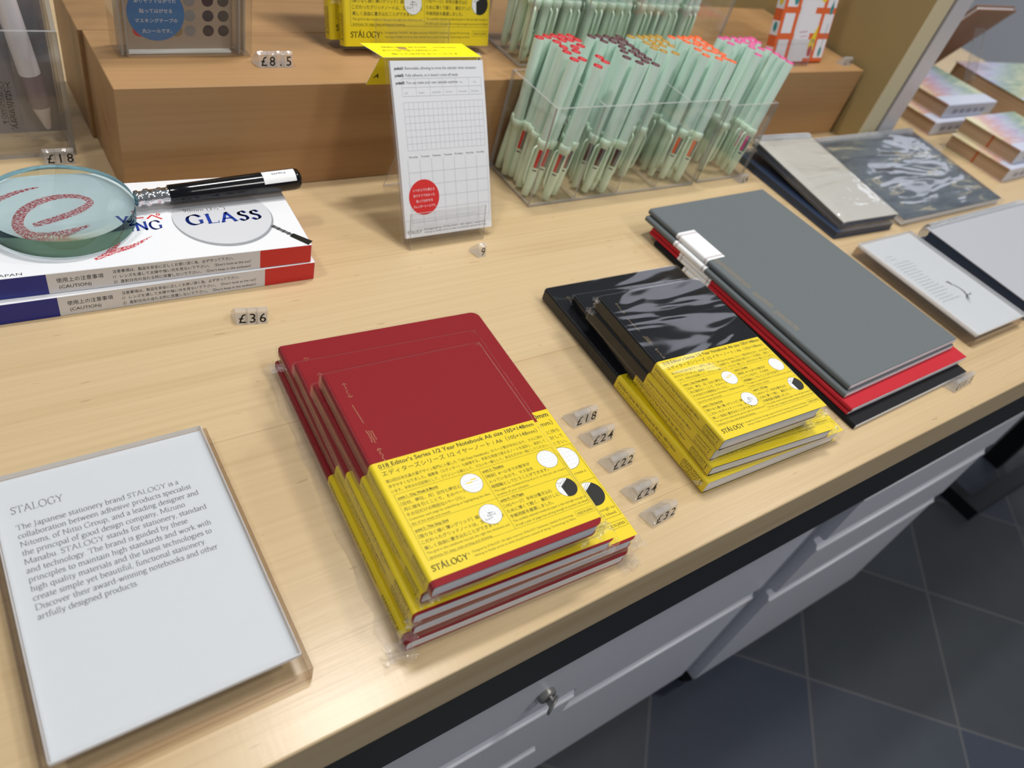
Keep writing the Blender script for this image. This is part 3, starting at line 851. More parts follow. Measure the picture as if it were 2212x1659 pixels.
notebook('large red notebook second from the bottom of the red stack, widest top cover in view', 148, 210, 9.8, 'red', (139.3, 343.8, 9.9), (0, 0, -2.65), GR, T5, J5, T5, J5, full=False, V0=102.6, wrap='film',
         crumples=((-3, 210, 3, 9), (148, 210, 4, 11), (-4, 14, 5, 9)))
notebook('medium red notebook third from the bottom of the red stack', 128, 182, 9.8, 'red', (139.4, 317.1, 19.9), (0, 0, -3.4), GR, TB, JB, TB, JB, full=False, V0=89.2, wrap='film',
         crumples=((0, 182, 4, 8), (122, 183, 5, 9)))
notebook('small red notebook lying skewed just under the top one of the red stack', 105, 148, 10.4, 'red', (138.6, 287.4, 29.9), (0, 0, -2.0), GR, T6, J6, T6, J6, full=False, V0=72.2,
         crumples=((1, 149, 4, 7), (103, 149, 5, 13)))
notebook('small red notebook on top of the red stack, yellow band fully readable', 105, 148, 10.4, 'red', (141.4, 283.4, 40.6), (0, 0, -2.45), GR, T6, J6, T6, J6, gap=(.25, .22), band_len=74.0,
         crumples=((1, 149, 3, 6), (107, 147, 3, 11), (103, 1, 8, 5)))
notebook('large thick black notebook at the bottom of the black stack', 148, 210, 12.4, 'black', (365.6, 352.8, 0.1), (0, 0, -2.1), GB, T365 % ('5', '148×210'), J365 % ('5', '148×210'), T365 % ('5', '148×210'), J365 % ('5', '148×210'), pages='368', full=False, V0=104.5, wrap='film_soft',
         crumples=((-3, 205, 8, 6),))
notebook('medium black notebook askew, second from the bottom of the black stack', 128, 182, 9.8, 'black', (374.9, 328.8, 12.6), (0, 0, -4.6), GB, TB, JB, TB, JB, full=False, V0=90.5, crumples=((126, 180, 9, 12),))
notebook('small thick black notebook just under the top one of the black stack', 105, 148, 12.0, 'black', (366.4, 300.6, 22.5), (0, 0, -2.0), GB, T365 % ('6', '105×148'), J365 % ('6', '105×148'), None, None, pages='368', V0=73, full=False, wrap='film_soft',
         crumples=((-1, 3, 11, 9), (2, 148, 3, 6), (100, 149, 5, 13)))
notebook('small black notebook on top of the black stack, film catching the light', 105, 148, 11.4, 'black', (367.9, 299.2, 34.6), (0, 0, -2.7), GB, T6, J6, T6, J6, V0=73, wrap='film_soft',
         crumples=((-1, 1, 9, 7), (105, 149, 6, 11)))

# two banded notebooks standing on the riser
LE = 18
def upright(label, x, y, dz, cover):
    a = math.radians(90-LE)
    l = 210
    return notebook(label, 148, l, 12.0, cover, (x, y+l*math.cos(a)+.0, 90.6+dz+l*math.sin(a)), (90-LE, 0, 1.0), 'upright yellow-banded notebooks on the riser', T5, J5, T5, J5, wrap='film', V0=104.5, crumples=((-3, 175, 6, 9),))
upright('black notebook with wide yellow band standing on the riser behind the calendar pack', 290, 611.5, 4.2, 'black')
upright('rear one of two yellow-banded notebooks standing on the riser, mostly hidden', 282.5, 624.6, 4.2, 'black')

# ================================================================== clear easels
def easel(label, x, y, rot, wd, lip_h, lip_d, lean, back, foot, group='clear acrylic easels'):
    """lip, tray and back in one bent sheet; a strut behind"""
    t = thing('easel', label, 'display easel', (x, y, 0), (0, 0, rot), group)
    th = 1.6
    s_, c_ = math.sin(math.radians(lean)), math.cos(math.radians(lean))
    # local frame: sheet() runs along its own y, so turn it: profile x -> depth
    R = Matrix(((0, 1, 0, 0), (1, 0, 0, 0), (0, 0, 1, 0), (0, 0, 0, 1)))
    b = MB(R)
    b.sheet([(-lip_d+lip_h*.25, lip_h), (-lip_d, 2.0), (0, 2.0), (back*s_, 2.0+back*c_)], 0, wd, -th, 0, 1)
    b.build('lip', ['acrylic', 'acrylic_edge'], t)
    b = MB(R)
    b.sheet([(back*s_+.6, back*c_+2.2), (foot, 0.1)], wd*.3, wd*.7, th, 0, 1)
    b.build('strut', ['acrylic', 'acrylic_edge'], t)
    return t
e1 = easel('clear acrylic easel holding the calendar sticker pack', 288, 451.5, 0, 73, 30, 9.5, 29, 100, 84)
e2 = easel('clear acrylic easel holding the yellow-banded notebooks on the riser', 318, 632, 1, 74, 30, 36, 18, 70, 0)
e2.location.z = 90.3*MM
for ch in e2.children:
    if ch.name.startswith('strut'):
        bpy.data.objects.remove(ch)

# ================================================================== calendar sticker pack
def lean_frame(x, y, z, yaw, lean):
    """local x right, local y up the leaning face, local z out of the face"""
    a, l_ = math.radians(yaw), math.radians(lean)
    ux = Vector((math.cos(a), math.sin(a), 0)); bk = Vector((-math.sin(a), math.cos(a), 0))
    up = Vector((0, 0, 1))*math.cos(l_) + bk*math.sin(l_)
    m = Matrix((ux, up, ux.cross(up))).transposed().to_4x4()
    m.translation = Vector((x, y, z))*MM
    return m
cal = thing('calendar_sticker_pack', 'white calendar sticker pack with red disc and yellow header leaning on a clear easel', 'sticker pack')
cal.matrix_world = lean_frame(284.3, 448.4, 4.6, 0, 29)
b = MB()
n = 14
PW, PH = 89, 140
def bulge(y):
    return 3.4+1.6*math.sin(PI*min(1, max(0, y/PH)))
for i in range(n):
    ya, yb = 2+(PH-4)*i/n, 2+(PH-4)*(i+1)/n
    za, zb = bulge(ya), bulge(yb)
    b.add([(2, ya, za), (PW-2, ya, za), (PW-2, yb, zb), (2, yb, zb)], [(0, 1, 2, 3)], 0, True)
    b.add([(2, ya, za), (2, ya, .8), (2, yb, .8), (2, yb, zb)], [(3, 2, 1, 0)], 0)
    b.add([(PW-2, ya, za), (PW-2, ya, .8), (PW-2, yb, .8), (PW-2, yb, zb)], [(0, 1, 2, 3)], 0)
b.add([(2, 2, .8), (PW-2, 2, .8), (PW-2, PH-2, .8), (2, PH-2, .8)], [(3, 2, 1, 0)], 0)
b.add([(2, 2, .8), (PW-2, 2, .8), (PW-2, 2, bulge(2)), (2, 2, bulge(2))], [(0, 1, 2, 3)], 0)
b.add([(2, PH-2, .8), (PW-2, PH-2, .8), (PW-2, PH-2, bulge(PH-2)), (2, PH-2, bulge(PH-2))], [(3, 2, 1, 0)], 0)
def lay(b, flat, slot, lift):
    vs = [(x, y, bulge(y)+lift) for x, y in flat[0]]
    b.add(vs, flat[1], slot)
def hl(x0, x1, y, wd=.25): return strip(x0, y, x1, y, wd)
def vl(x, y0, y1, wd=.25, n=8):
    return merge(*[strip(x, y0+(y1-y0)*i/n, x, y0+(y1-y0)*(i+1)/n, wd) for i in range(n)])
for s, y, u1 in (('point1 : Removable, allowing to move the calendar when necessary', 131.5, 80), ('point2 : Fully adhesive, so it doesn\u2019t come off easily', 126.4, 62), ('point3 : You can make your own calendar anytime', 121.0, 61)):
    lay(b, fit(sans(s), 3.0, u1-5, 5, y), 1, .08)
    lay(b, fit(sans(s[:6], .03), 3.0, 7.5, 5, y), 1, .09)
# month row, year grid, month grid
lay(b, merge(hl(10, 84, 112), hl(10, 84, 125), hl(10, 84, 118.5), *[vl(10+i*74/6, 112, 125, .2, 3) for i in range(7)]), 2, .07)
for i, s in enumerate(('July', 'August', 'September', 'October', 'November', 'December')):
    lay(b, fit(sans(s), 1.9, None, 12+i*74/6, 114), 2, .08)
for i, s in enumerate(('May', 'June')):
    lay(b, fit(sans(s), 1.9, None, 63+i*13, 121), 2, .08)
lay(b, merge(*[hl(10, 84, 107.5-i*5.2, .2) for i in range(8)], *[vl(10+i*74/17, 107.5-36.4, 107.5, .2) for i in range(18)]), 2, .07)
for i, s in enumerate(('Monday', 'Tuesday', 'Wednesday', 'Thursday', 'Friday', 'Saturday', 'Sunday')):
    lay(b, fit(sans(s), 2.0, 8.0, 10.5+i*75/7, 65.5), 3, .08)
lay(b, merge(*[hl(9, 85, 64-i*10, .25) for i in range(1, 6)], *[vl(9+i*76/7, 11, 64, .25) for i in range(8)]), 2, .07)
lay(b, disc(21.5, 34.0, 14.2, 48), 4, .12)
for s, y, wd in (('いつからでも使える', 39.0, 20), ('ありそうでなかった', 34.6, 20), ('貼ってはがせる', 30.2, 15.5), ('カレンダーシールです。', 25.8, 21)):
    lay(b, fit(sans(s), 2.5, wd, 21.5-wd/2, y), 5, .16)
lay(b, fit(serif('STÁLOGY', 1.5), 3.9, 13.5, 3.8, 5.2), 1, .08)
lay(b, fit(sans('Designed by STALOGY. All rights reserved.'), 2.0, 62, 19.5, 7.0), 3, .08)
lay(b, fit(sans('Aiming to finally arrive at what should have existed all along.'), 2.0, 62, 19.5, 4.6), 3, .08)
b.build('sheet_stack', ['paper', 'ink_grey', 'ink_pale', 'ink_grey', plain('red_sticker', '#d8231f', 0.45, 0.4), 'white_print'], cal)
b = MB()
b.add([(-1.2, -1.5, 2.5), (PW+1.2, -1.5, 2.5)]+[q for i in range(1, 9) for q in ((-1.2-.5*math.sin(i), PH*i/8, bulge(PH*i/8)+1.2+.3*math.sin(i*2.1)), (PW+1.2+.5*math.sin(i*1.7), PH*i/8, bulge(PH*i/8)+1.2+.3*math.cos(i*2.7)))],
      [(2*i, 2*i+1, 2*i+3, 2*i+2) for i in range(8)], 0, True)
b.add([(-1.2, -1.5, 0.2), (PW+1.2, -1.5, 0.2), (PW+1.2, PH+1, 0.2), (-1.2, PH+1, 0.2)], [(3, 2, 1, 0)], 0)
b.add([(-1.2, -1.5, 0.2), (-1.2, -1.5, 2.5), (-1.2, PH, 4.6), (-1.2, PH+1, .2)], [(0, 1, 2, 3)], 0)
b.add([(PW+1.2, -1.5, 0.2), (PW+1.2, -1.5, 2.5), (PW+1.2, PH, 4.6), (PW+1.2, PH+1, .2)], [(3, 2, 1, 0)], 0)
b.build('film_bag', ['film'], cal)
# folded header: one panel thrown back over the top, the other hanging behind
inv = cal.matrix_world.inverted()
def L(x, y, z):
    q = inv @ (Vector((x, y, z))*MM)
    return q/MM
def panel(b, p0, p1, p2, p3, th, slot=0):
    p = [Vector(q) for q in (p0, p1, p2, p3)]
    nrm = (p[1]-p[0]).cross(p[3]-p[0]).normalized()*th
    vs = p+[q-nrm for q in p]
    b.add(vs, [(0, 1, 2, 3), (7, 6, 5, 4)], slot)
    b.add(vs, [(i, 4+i, 4+(i+1) % 4, (i+1) % 4) for i in range(4)], 6)
b = MB()
A0, A1 = L(283.4, 517.4, 127.2), L(373.6, 517.4, 127.2)
B0, B1 = L(270.5, 533, 131.2), L(362.0, 533, 131.2)
panel(b, A0, A1, B1, B0, .35)
C0, C1 = L(280.2, 534.5, 97.0), L(371.0, 534.5, 97.0)
D0, D1 = L(283.4, 521.5, 125.8), L(373.6, 521.5, 125.8)
panel(b, C0, C1, D1, D0, .35)
o_, uu, vv = Vector(A0), (Vector(A1)-Vector(A0)).normalized(), (Vector(B0)-Vector(A0)).normalized()
HP = (Vector(B0)-Vector(A0)).length
def head(fl, slot=1): b.ink(fl, o_, uu, vv, slot, .06)
head(fit(sans('ありそうでなかった貼ってはがせるカレンダー'), 2.6, 50, 9, 9))
head(fit(sans('Adhesive calendar, year & month'), 2.6, 40, 12, 14))
head(fit(sans('removable stickers'), 2.0, 22, 58, 14), 2)
head(fit(sans('貼ってはがせるシールです'), 2.2, 60, 12, 4), 2)
head(([(-15+44+4*math.cos(i*PI/8)+15*0, 13+1.6*math.sin(i*PI/8)) for i in range(16)], [tuple(range(16))]), 7)
b.ink(fit(sans('A', .03), 6.5, None, 3, 8), C0, (Vector(C1)-Vector(C0)).normalized(), (Vector(D0)-Vector(C0)).normalized(), 1, .06)
b.build('header_card', ['yellow_bright', 'ink', 'ink_soft', 'ink', 'ink', 'ink', 'white_print', 'riser'], cal)

# ================================================================== dot sticker block on the riser
tp = thing('sticker_display_block', 'clear acrylic block with grey dot stickers and a blue disc, standing on the riser', 'display block')
tp.matrix_world = lean_frame(112.4, 596.0, 90.3, 1.6, 0)
MB().cbox(0, 0, -24, 99, 150, 0, 1.2).build('acrylic_case', 'acrylic_slab', tp)
b = MB()
for x in (3, 6.6):
    b.box(x, 1.5, -17, x+1.4, 147, -3, 1)
for x in (89, 93):
    b.box(x, 1.5, -17, x+1.4, 147, -3, 1)
b.build('inner_tray', ['acrylic', 'acrylic_edge'], tp)
b = MB()
b.box(9.5, 1.6, -14, 87.6, 146, -12.5, 0)
b.box(8.5, .2, -12.4, 84.6, 1.5, -7, 1)
for k_, (x, c) in enumerate(((55.3, 4), (69.0, 2), (80.6, 2))):
    for j in range(9):
        b.ink(disc(x, 15.2+j*11.2, 4.3, 28), (0, 0, -12.5), (1, 0, 0), (0, 1, 0), c if not (k_ == 2 and j == 1) else 3, .06)
        if k_ == 0 and j < 2:
            pass
b.ink(disc(31.4, 28.0, 20.2, 56), (0, 0, -12.5), (1, 0, 0), (0, 1, 0), 5, .10)
b.ink(disc(18.5, 15.2, 4.3, 28), (0, 0, -12.5), (1, 0, 0), (0, 1, 0), 7, .05)
b.ink(disc(45.5, 15.2, 4.3, 28), (0, 0, -12.5), (1, 0, 0), (0, 1, 0), 8, .05)
for s, y, wd in (('ありそうでなかった', 35.6, 29), ('貼ってはがせる', 28.4, 23), ('マスキングテープの', 21.4, 30), ('丸シールです。', 13.8, 21)):
    b.ink(fit(sans(s), 3.4, wd, 31.4-wd/2, y), (0, 0, -12.5), (1, 0, 0), (0, 1, 0), 6, .14)
b.build('sticker_card', [plain('kraft_card', '#a89889', 0.7, 0.2), 'white_print', plain('dot_dark', '#33272a', 0.6, 0.2), plain('dot_olive', '#3a342e', 0.6, 0.2), plain('dot_grey', '#85868a', 0.6, 0.2), plain('blue_sticker', '#2272b8', 0.45, 0.4), 'white_print', plain('dot_red', '#c8323a', 0.6, 0.2), plain('dot_sand', '#8c7a5c', 0.6, 0.2)], tp)

# ================================================================== price tags
def price_tag(label, x, y, z, yaw, chars, s=1.0, dark=True):
    t = thing('price_tag', label, 'price tag', (x, y, z+.1), (0, 0, yaw), 'clear price tags')
    pw = 6.7*s
    prof = [(0, 0), (1.9*s, 9.8*s), (4.8*s, 11.4*s), (11.4*s, 3.2*s), (11.8*s, 0)]
    for i, ch in enumerate(chars):
        b = MB()
        x0, x1 = i*pw+.12, (i+1)*pw-.12
        if i == 0:
            x0 = -.6
        n = len(prof)
        vs = [(x0 - (q*.22 if i == 0 else 0), q, r) for q, r in prof] + [(x1, q, r) for q, r in prof]
        b.add(vs, [(j, (j+1) % n, n+(j+1) % n, n+j) for j in range(n)] + [tuple(reversed(range(n))), tuple(range(n, 2*n))], 0)
        fl = sans(ch, .006)
        xs = [p[0] for p in fl[0]]
        cx = (min(xs)+max(xs))/2
        v = Vector((0, 1.9, 9.8)).normalized()
        b.ink(([((p[0]-cx)*10.2*s, p[1]*10.2*s) for p in fl[0]], fl[1]), ((x0+x1)/2 if i else pw*.5, .3*s, 1.5*s), (1, 0, 0), v, 1, .12)
        b.build('digit_block', ['digit_plastic', 'ink'], t)
    return t
price_tag('clear price tag reading £18 beside the red stack, farthest back of its row', 307.5, 225, 0, 3.0, '£18')
price_tag('clear price tag reading £24 directly in front of the £18 tag beside the red stack', 308, 206, 0, 2.0, '£24')
price_tag('clear price tag reading £22 beside the red stack', 308, 182.6, 0, 3.0, '£22')
price_tag('clear price tag reading £24 between the £22 and £32 tags', 307.6, 156.4, 0, 3.0, '£24')
price_tag('clear price tag reading £32, nearest the table edge', 307.4, 136, 0, 4.0, '£32')
price_tag('clear price tag reading £36 in front of the magnifier boxes', 129.0, 391.2, 0, -12, '£36')
price_tag('clear price tag reading £18 behind the magnifying glass', 54.5, 609.3, 0, -2, '£18')
price_tag('clear price tag reading £8.5 on the riser beside the dot sticker block', 211, 579.8, 90, 0, '£8.5')
price_tag('clear price tag reading 9 in front of the calendar pack', 343, 417, 0, 5, '9')
price_tag('clear price tag reading £11.5 in front of the grey sketchbooks', 679, 131, 0, 3, '£11.5')
price_tag('clear price tag ending in 4 on the riser behind the calendar pack', 396.5, 576, 90, 0, '£24')
price_tag('clear price tag on the riser beside the orange patterned pack', 985, 566, 90, 0, '£14', 0.9)
price_tag('clear price tag at the right front corner of the pen trays', 735, 466, 0, 3, '£4', 0.9)

# ================================================================== boxed magnifiers
def brush_mat():
    t = NT('red_dry_brush')
    v = t.coords(scale=(700, 1400, 700), rot=(0, 0, 0.5))
    f = t.noise(v, 1.0, 2, 0.7)
    c = t.ramp(f, [(0.50, '#bf1f2c'), (0.56, '#e9e4e8')])
    return t.pbr(c, 0.35, 0.4)
M['brush'] = brush_mat()
M['box_white'] = plain('glossy_white_card', '#eceef2', 0.28, 0.5)
M['box_side'] = plain('glossy_white_card_side', '#dcdce0', 0.3, 0.5)
M['box_blue'] = plain('box_blue_print', '#0f1f86', 0.3, 0.5)
M['box_red'] = plain('box_red_print', '#cf1719', 0.3, 0.5)
M['blue_ink'] = plain('blue_ink', '#1a3a9c', 0.4, 0.4)
M['disc_grey'] = plain('printed_lens_grey', '#d3d5da', 0.3, 0.4)
M['disc_rim'] = plain('printed_lens_rim', '#9a9ea3', 0.3, 0.4)
def ribbon(pts, wds, k=6):
    P = _catmull(pts, k); n = len(P)
    W_ = _catmull([(x, 0) for x in wds], k)
    vs, fs = [], []
    for i, p in enumerate(P):
        a, b = P[max(i-1, 0)], P[min(i+1, n-1)]
        d = Vector((b[0]-a[0], b[1]-a[1])); d.normalize()
        h = W_[i][0]/2
        vs += [(p[0]-d.y*h, p[1]+d.x*h), (p[0]+d.y*h, p[1]-d.x*h)]
    fs = [(2*i+1, 2*i+3, 2*i+2, 2*i) for i in range(n-1)]
    return vs, fs
def magnifier_box(label, x, y, z, yaw, printed):
    """origin at the front right lower corner; extends to -x and +y"""
    t = thing('magnifier_box', label, 'box', (x, y, z), (0, 0, yaw), 'boxed magnifiers')
    WD, DP, H = 235, 95, 15.8
    b = MB()
    b.cbox(-WD, 0, 0.1, 0, DP, H, .35)
    # coloured ends of the front, wrapped round
    F = lambda x0, x1, slot: b.add([(x0, -.06, .3), (x1, -.06, .3), (x1, -.06, H-.3), (x0, -.06, H-.3)], [(0, 1, 2, 3)], slot)
    F(-WD+.4, -.4, 8)
    b.v[-4:] = [(p[0], -.03, p[2]) for p in b.v[-4:]]
    F(-WD+.4, -169, 1); F(-37.5, -.4, 2)
    b.add([(.06, .4, .3), (.06, DP-.4, .3), (.06, DP-.4, H-.3), (.06, .4, H-.3)], [(0, 1, 2, 3)], 2)
    S = lambda s, x, zz, size, wd=None, slot=3: b.ink(fit(sans(s), size, wd, x, zz), (0, -.08, 0), (1, 0, 0), (0, 0, 1), slot, .02)
    S('使用上の注意事項', -164, 8.4, 3.9, 26.5)
    S('(CAUTION)', -163, 3.4, 3.6, 18)
    S('注意事項は、製品を安全に正しくお使い頂く為、必ず守って下さい。', -132, 10.8, 2.9, 76)
    S('1）レンズを通して太陽や強い光を見ないで下さい。（Don\u2019t look at the sun）', -132, 6.6, 2.9, 88)
    S('2）直射日光の当たる所に放置しないで下さい。（Don\u2019t keep in the sunbeam）', -132, 2.4, 2.9, 88)
    if printed:
        T = lambda fl, slot, lift=.05: b.ink(fl, (0, 0, H), (1, 0, 0), (0, 1, 0), slot, lift)
        # printed picture of a magnifier
        T(disc(-51, 42.5, 34.6, 64), 5, .03)
        T(disc(-51, 45.0, 34, 64), 4, .04)
        T(ribbon([(-21, 27.5), (-15.5, 20.5), (-10, 13.5)], (3.2, 3.0, 2.8)), 6, .06)
        for q in ((-20, 26), (-17.3, 22.8), (-14.6, 19.2), (-12, 16)):
            T(strip(q[0]-1.6, q[1]-1.2, q[0]+1.6, q[1]+1.2, .7), 3, .07)
        T(ribbon([(-10.5, 14), (-5.5, 8), (-.4, 2)], (5, 5.6, 6.2)), 3, .06)
        T(fit(serif('GLASS', 2.1, track=.06), 17.2, 52.5, -77, 37), 7, .07)
        T(fit(serif('YING', 2.0, track=.02), 14.5, 29.5, -122.5, 36), 7, .05)
        T(fit(sans('90mm (3½″)'), 5.6, 29, -76, 52.6), 6, .07)
        T(fit(sans('ーペ', .012), 10.5, 21, -112, 46.5), 2, .05)
        T(fit(sans('MADE IN JAPAN'), 3.6, 34, -215, 1.6), 3, .05)
        # dry-brush lettering
        T(ribbon([(-115.5, 39.5), (-122, 28), (-130, 16), (-138, 9.5)], (.6, 3.2, 4.2, 2.0)), 9, .04)
        T(ribbon([(-140, 9.3), (-128, 15.5), (-116, 19.5), (-102, 28.5)], (2.4, 4.4, 3.4, .5)), 9, .045)
        T(ribbon([(-168, 42), (-157, 45), (-143, 51), (-134, 60), (-141, 67), (-157, 66), (-171, 57), (-176, 44), (-170, 35), (-158, 33), (-146, 35), (-138, 38)], (3.6, 4.6, 4.8, 4.2, 4.0, 5.4, 6.4, 6.4, 5.0, 4.0, 3.0, 1.2)), 9, .05)
        T(ribbon([(-196, 60), (-186, 69), (-174, 76), (-160, 80)], (5.0, 4.6, 3.6, 1.2)), 9, .05)
        T(ribbon([(-226, 20), (-214, 40), (-196, 58)], (5.0, 5.6, 4.8)), 9, .05)
    b.build('printed_carton', ['box_white', 'box_blue', 'box_red', 'ink', 'disc_grey', 'disc_rim', 'ink_grey', 'blue_ink', 'box_side', 'brush'], t)
    # end flap seam
    MB().box(.06, 3, H*.5-.15, .12, DP-3, H*.5+.15).build('end_flap', 'box_side', t)
    return t
magnifier_box('printed magnifier carton lying flat, lower one of the pair under the magnifying glass', 198.2, 425.6, 0.0, -1.6, False)
magnifier_box('printed magnifier carton showing GLASS, upper one of the pair under the magnifying glass', 195.0, 426.2, 16.0, -2.7, True)

# the rimless magnifying glass on top
def lens_mat(name='lens_glass', col=(0.93, 0.985, 0.985, 1)):
    t = NT(name)
    b = t.n('ShaderNodeBsdfGlass')
    b.inputs['IOR'].default_value = 1.5
    b.inputs['Roughness'].default_value = 0.0
    b.inputs['Color'].default_value = col
    t.l(b.outputs[0], t.out.inputs['Surface'])
    return t.m
M['lens'] = lens_mat()
M['lens_rim'] = lens_mat('lens_ground_rim', (0.44, 0.64, 0.70, 1))
mg = thing('magnifying_glass', 'large rimless magnifying glass with chrome collar and black handle, lying on the printed carton', 'magnifying glass', (46.5, 489, 32.2))
R_, E0, E1 = 44.5, 2.0, 14.0
prof = []
def cap(sag, n=16):
    RR = (R_*R_+sag*sag)/(2*sag)
    return [(R_*i/n, math.sqrt(RR*RR-(R_*i/n)**2)-(RR-sag)) for i in range(n+1)]
lo = [(r, E0-z) for r, z in cap(2.0)]
hi = [(r, E1+z) for r, z in cap(4.2)][::-1]
b = MB()
b.lathe([(1e-7, lo[0][1])]+lo[1:], 96, 0, True, False)
b.lathe([(R_, E0), (R_, E1)], 96, 1, True, False)
b.lathe(hi[:-1]+[(1e-7, hi[-1][1])], 96, 0, True, False)
# the three shells keep their own vertices so each stays smooth; weld the seams
lens = b.build('lens', ['lens', 'lens_rim'], mg)
import bmesh
bm = bmesh.new(); bm.from_mesh(lens.data)
bmesh.ops.remove_doubles(bm, verts=bm.verts, dist=1e-7)
for e in bm.edges:
    if len(e.link_faces) == 2 and e.calc_face_angle(0) > 0.5:
        e.smooth = False
bmesh.ops.recalc_face_normals(bm, faces=bm.faces)
bm.to_mesh(lens.data); bm.free()
HZ = 8.6
ha = math.radians(1.5)
HT = Matrix.Translation((R_-1.5, 2, HZ)) @ Matrix.Rotation(ha, 4, 'Z') @ Matrix.Rotation(PI/2-math.radians(1.2), 4, 'Y')
b = MB(HT)
b.lathe([(2.6, 1.8), (5.6, 3.0), (6.0, 5), (5.0, 6.0), (5.0, 8.5), (6.2, 9.5), (6.2, 12), (5.4, 13), (5.4, 18), (6.0, 18.6), (6.0, 20.5), (5.5, 21), (5.5, 25)], 28, 0)
b.build('collar', 'chrome', mg)
M['handle_black'] = plain('gloss_black_handle', '#07070c', 0.15, 0.5)
b = MB(HT)
b.lathe([(6.2, 25), (6.9, 25.8), (7.0, 40), (7.6, 70), (8.2, 108), (8.2, 117), (7.6, 120.5), (5.5, 122), (0.1, 122.3)], 32, 0)
hd = b.build('handle', 'handle_black', mg)
b = MB(HT)
arcn = 8
vs = [(-(8.32)*math.cos(a), (8.32)*math.sin(a), z) for z in (92, 117) for a in [(-1.15+1.3*i/arcn) for i in range(arcn+1)]]
b.add(vs, [(i, i+1, arcn+2+i, arcn+1+i) for i in range(arcn)], 0, True)
b.build('sticker', ['white_print', 'ink_grey'], mg).location.z = 0
b = MB(HT)
a0 = -.35
o_ = Vector((-8.42*math.cos(a0), 8.42*math.sin(a0), 99)); vv = Vector((math.sin(a0), math.cos(a0), 0))
b.ink(fit(sans('SAMPLE'), 2.1, 11), o_, (0, 0, 1), vv, 0, .05)
b.build('sticker_print', 'ink_grey', mg)

# ================================================================== acrylic card blocks
def sign_block(label, x, y, wd, dp, yaw, printer, base=(0, 0, 0, 0), hb=11.0, hu=5.0):
    """a white-backed card under clear acrylic, on a larger clear base; base = margins left, front, right, back"""
    t = thing('sign_block', label, 'sign', (x, y, .1), (0, 0, yaw), 'acrylic sign blocks')
    b = MB().cbox(-base[0], -base[1], 0, wd+base[2], dp+base[3], hb, .5)
    b.mi = [0, 0]+[1]*24
    b.build('base_slab', ['acrylic', 'slab_edge_clear'], t)
    b = MB()
    b.box(.8, .8, hb+.05, wd-.8, dp-.8, hb+1.4)
    printer(b, hb+1.4, wd, dp)
    b.build('card', ['card_paper', 'ink_grey', 'card_fade'], t)
    b = MB().cbox(0, 0, hb+1.5, wd, dp, hb+hu, .5)
    b.mi = [0, 0]+[1]*24
    b.build('cover_slab', ['acrylic', 'slab_edge_white'], t)
    return t
def big_card(b, z, wd, dp):
    T = lambda fl: b.ink(fl, (0, dp, z), (1, 0, 0), (0, 1, 0), 1, .04)
    T(fit(serif('STALOGY', .95), 6.6, 23.0, 7.5, -23.4))
    L_ = ['The Japanese stationery brand STALOGY is a', 'collaboration between adhesive products specialist', 'Nitoms, of Nitto Group, and a leading designer and',
          'the principal of good design company, Mizuno', 'Manabu. STALOGY stands for stationery, standard', 'and technology. The brand is guided by these',
          'principles to maintain high standards and work with', 'high quality materials and the latest technologies to', 'create simple yet beautiful, functional stationery.',
          'Discover their award-winning notebooks and other', 'artfully designed products.']
    base = serif(L_[1], 1.05)
    span = max(p[0] for p in base[0])-min(p[0] for p in base[0])
    sx = 80.5/span
    for i, s in enumerate(L_):
        fl = serif(s, 1.05)
        wdt = (max(p[0] for p in fl[0])-min(p[0] for p in fl[0]))*sx
        T(fit(fl, 4.6, wdt, 8.0, -33.6-i*5.17))
def small_card(b, z, wd, dp):
    T = lambda fl, s=1: b.ink(fl, (0, dp, z), (1, 0, 0), (0, 1, 0), s, .04)
    r = random.Random(4)
    def fuzzy(x0, x1, y):
        out, x = [], x0
        while x < x1:
            q = r.uniform(2, 6)
            q = min(q, x1-x)
            out.append(strip(x, y, x+q, y, 1.0)); x += q+1.0
        return merge(*out)
    T(fuzzy(18, 29, -27), 2); T(fuzzy(18, 31, -32), 2); T(fuzzy(11, 13, -31), 2)
    for i in range(15):
        T(fuzzy(16, 44+r.uniform(-3, 4)+(8 if i == 14 else 0), -39-i*4.5), 2)
    # small ink sketch: a sprig
    T(ribbon([(60, -82), (64, -88), (66, -96), (63, -103), (58, -110)], (1.2, 2.0, 2.4, 2.6, 1.2)), 1)
    T(ribbon([(63, -103), (69, -104), (74, -102)], (1.6, 1.4, .6)), 1)
    T(ribbon([(62, -104), (56, -108), (53, -114)], (1.8, 1.6, .6)), 1)
    T(ribbon([(58, -80), (62, -82), (60, -86)], (2.0, 3.0, 1.0)), 1)
sign_block('clear acrylic block holding a printed brand story card, at the front left of the table', -28, 146.8, 105, 152, 0.0, big_card, (3.5, 7.4, 3.2, 1.5))
sign_block('clear acrylic block with a blurred text card and small sketch, right of the grey sketchbooks', 766, 167, 104, 152, 0.3, small_card, (0, 1.5, 0, 0))

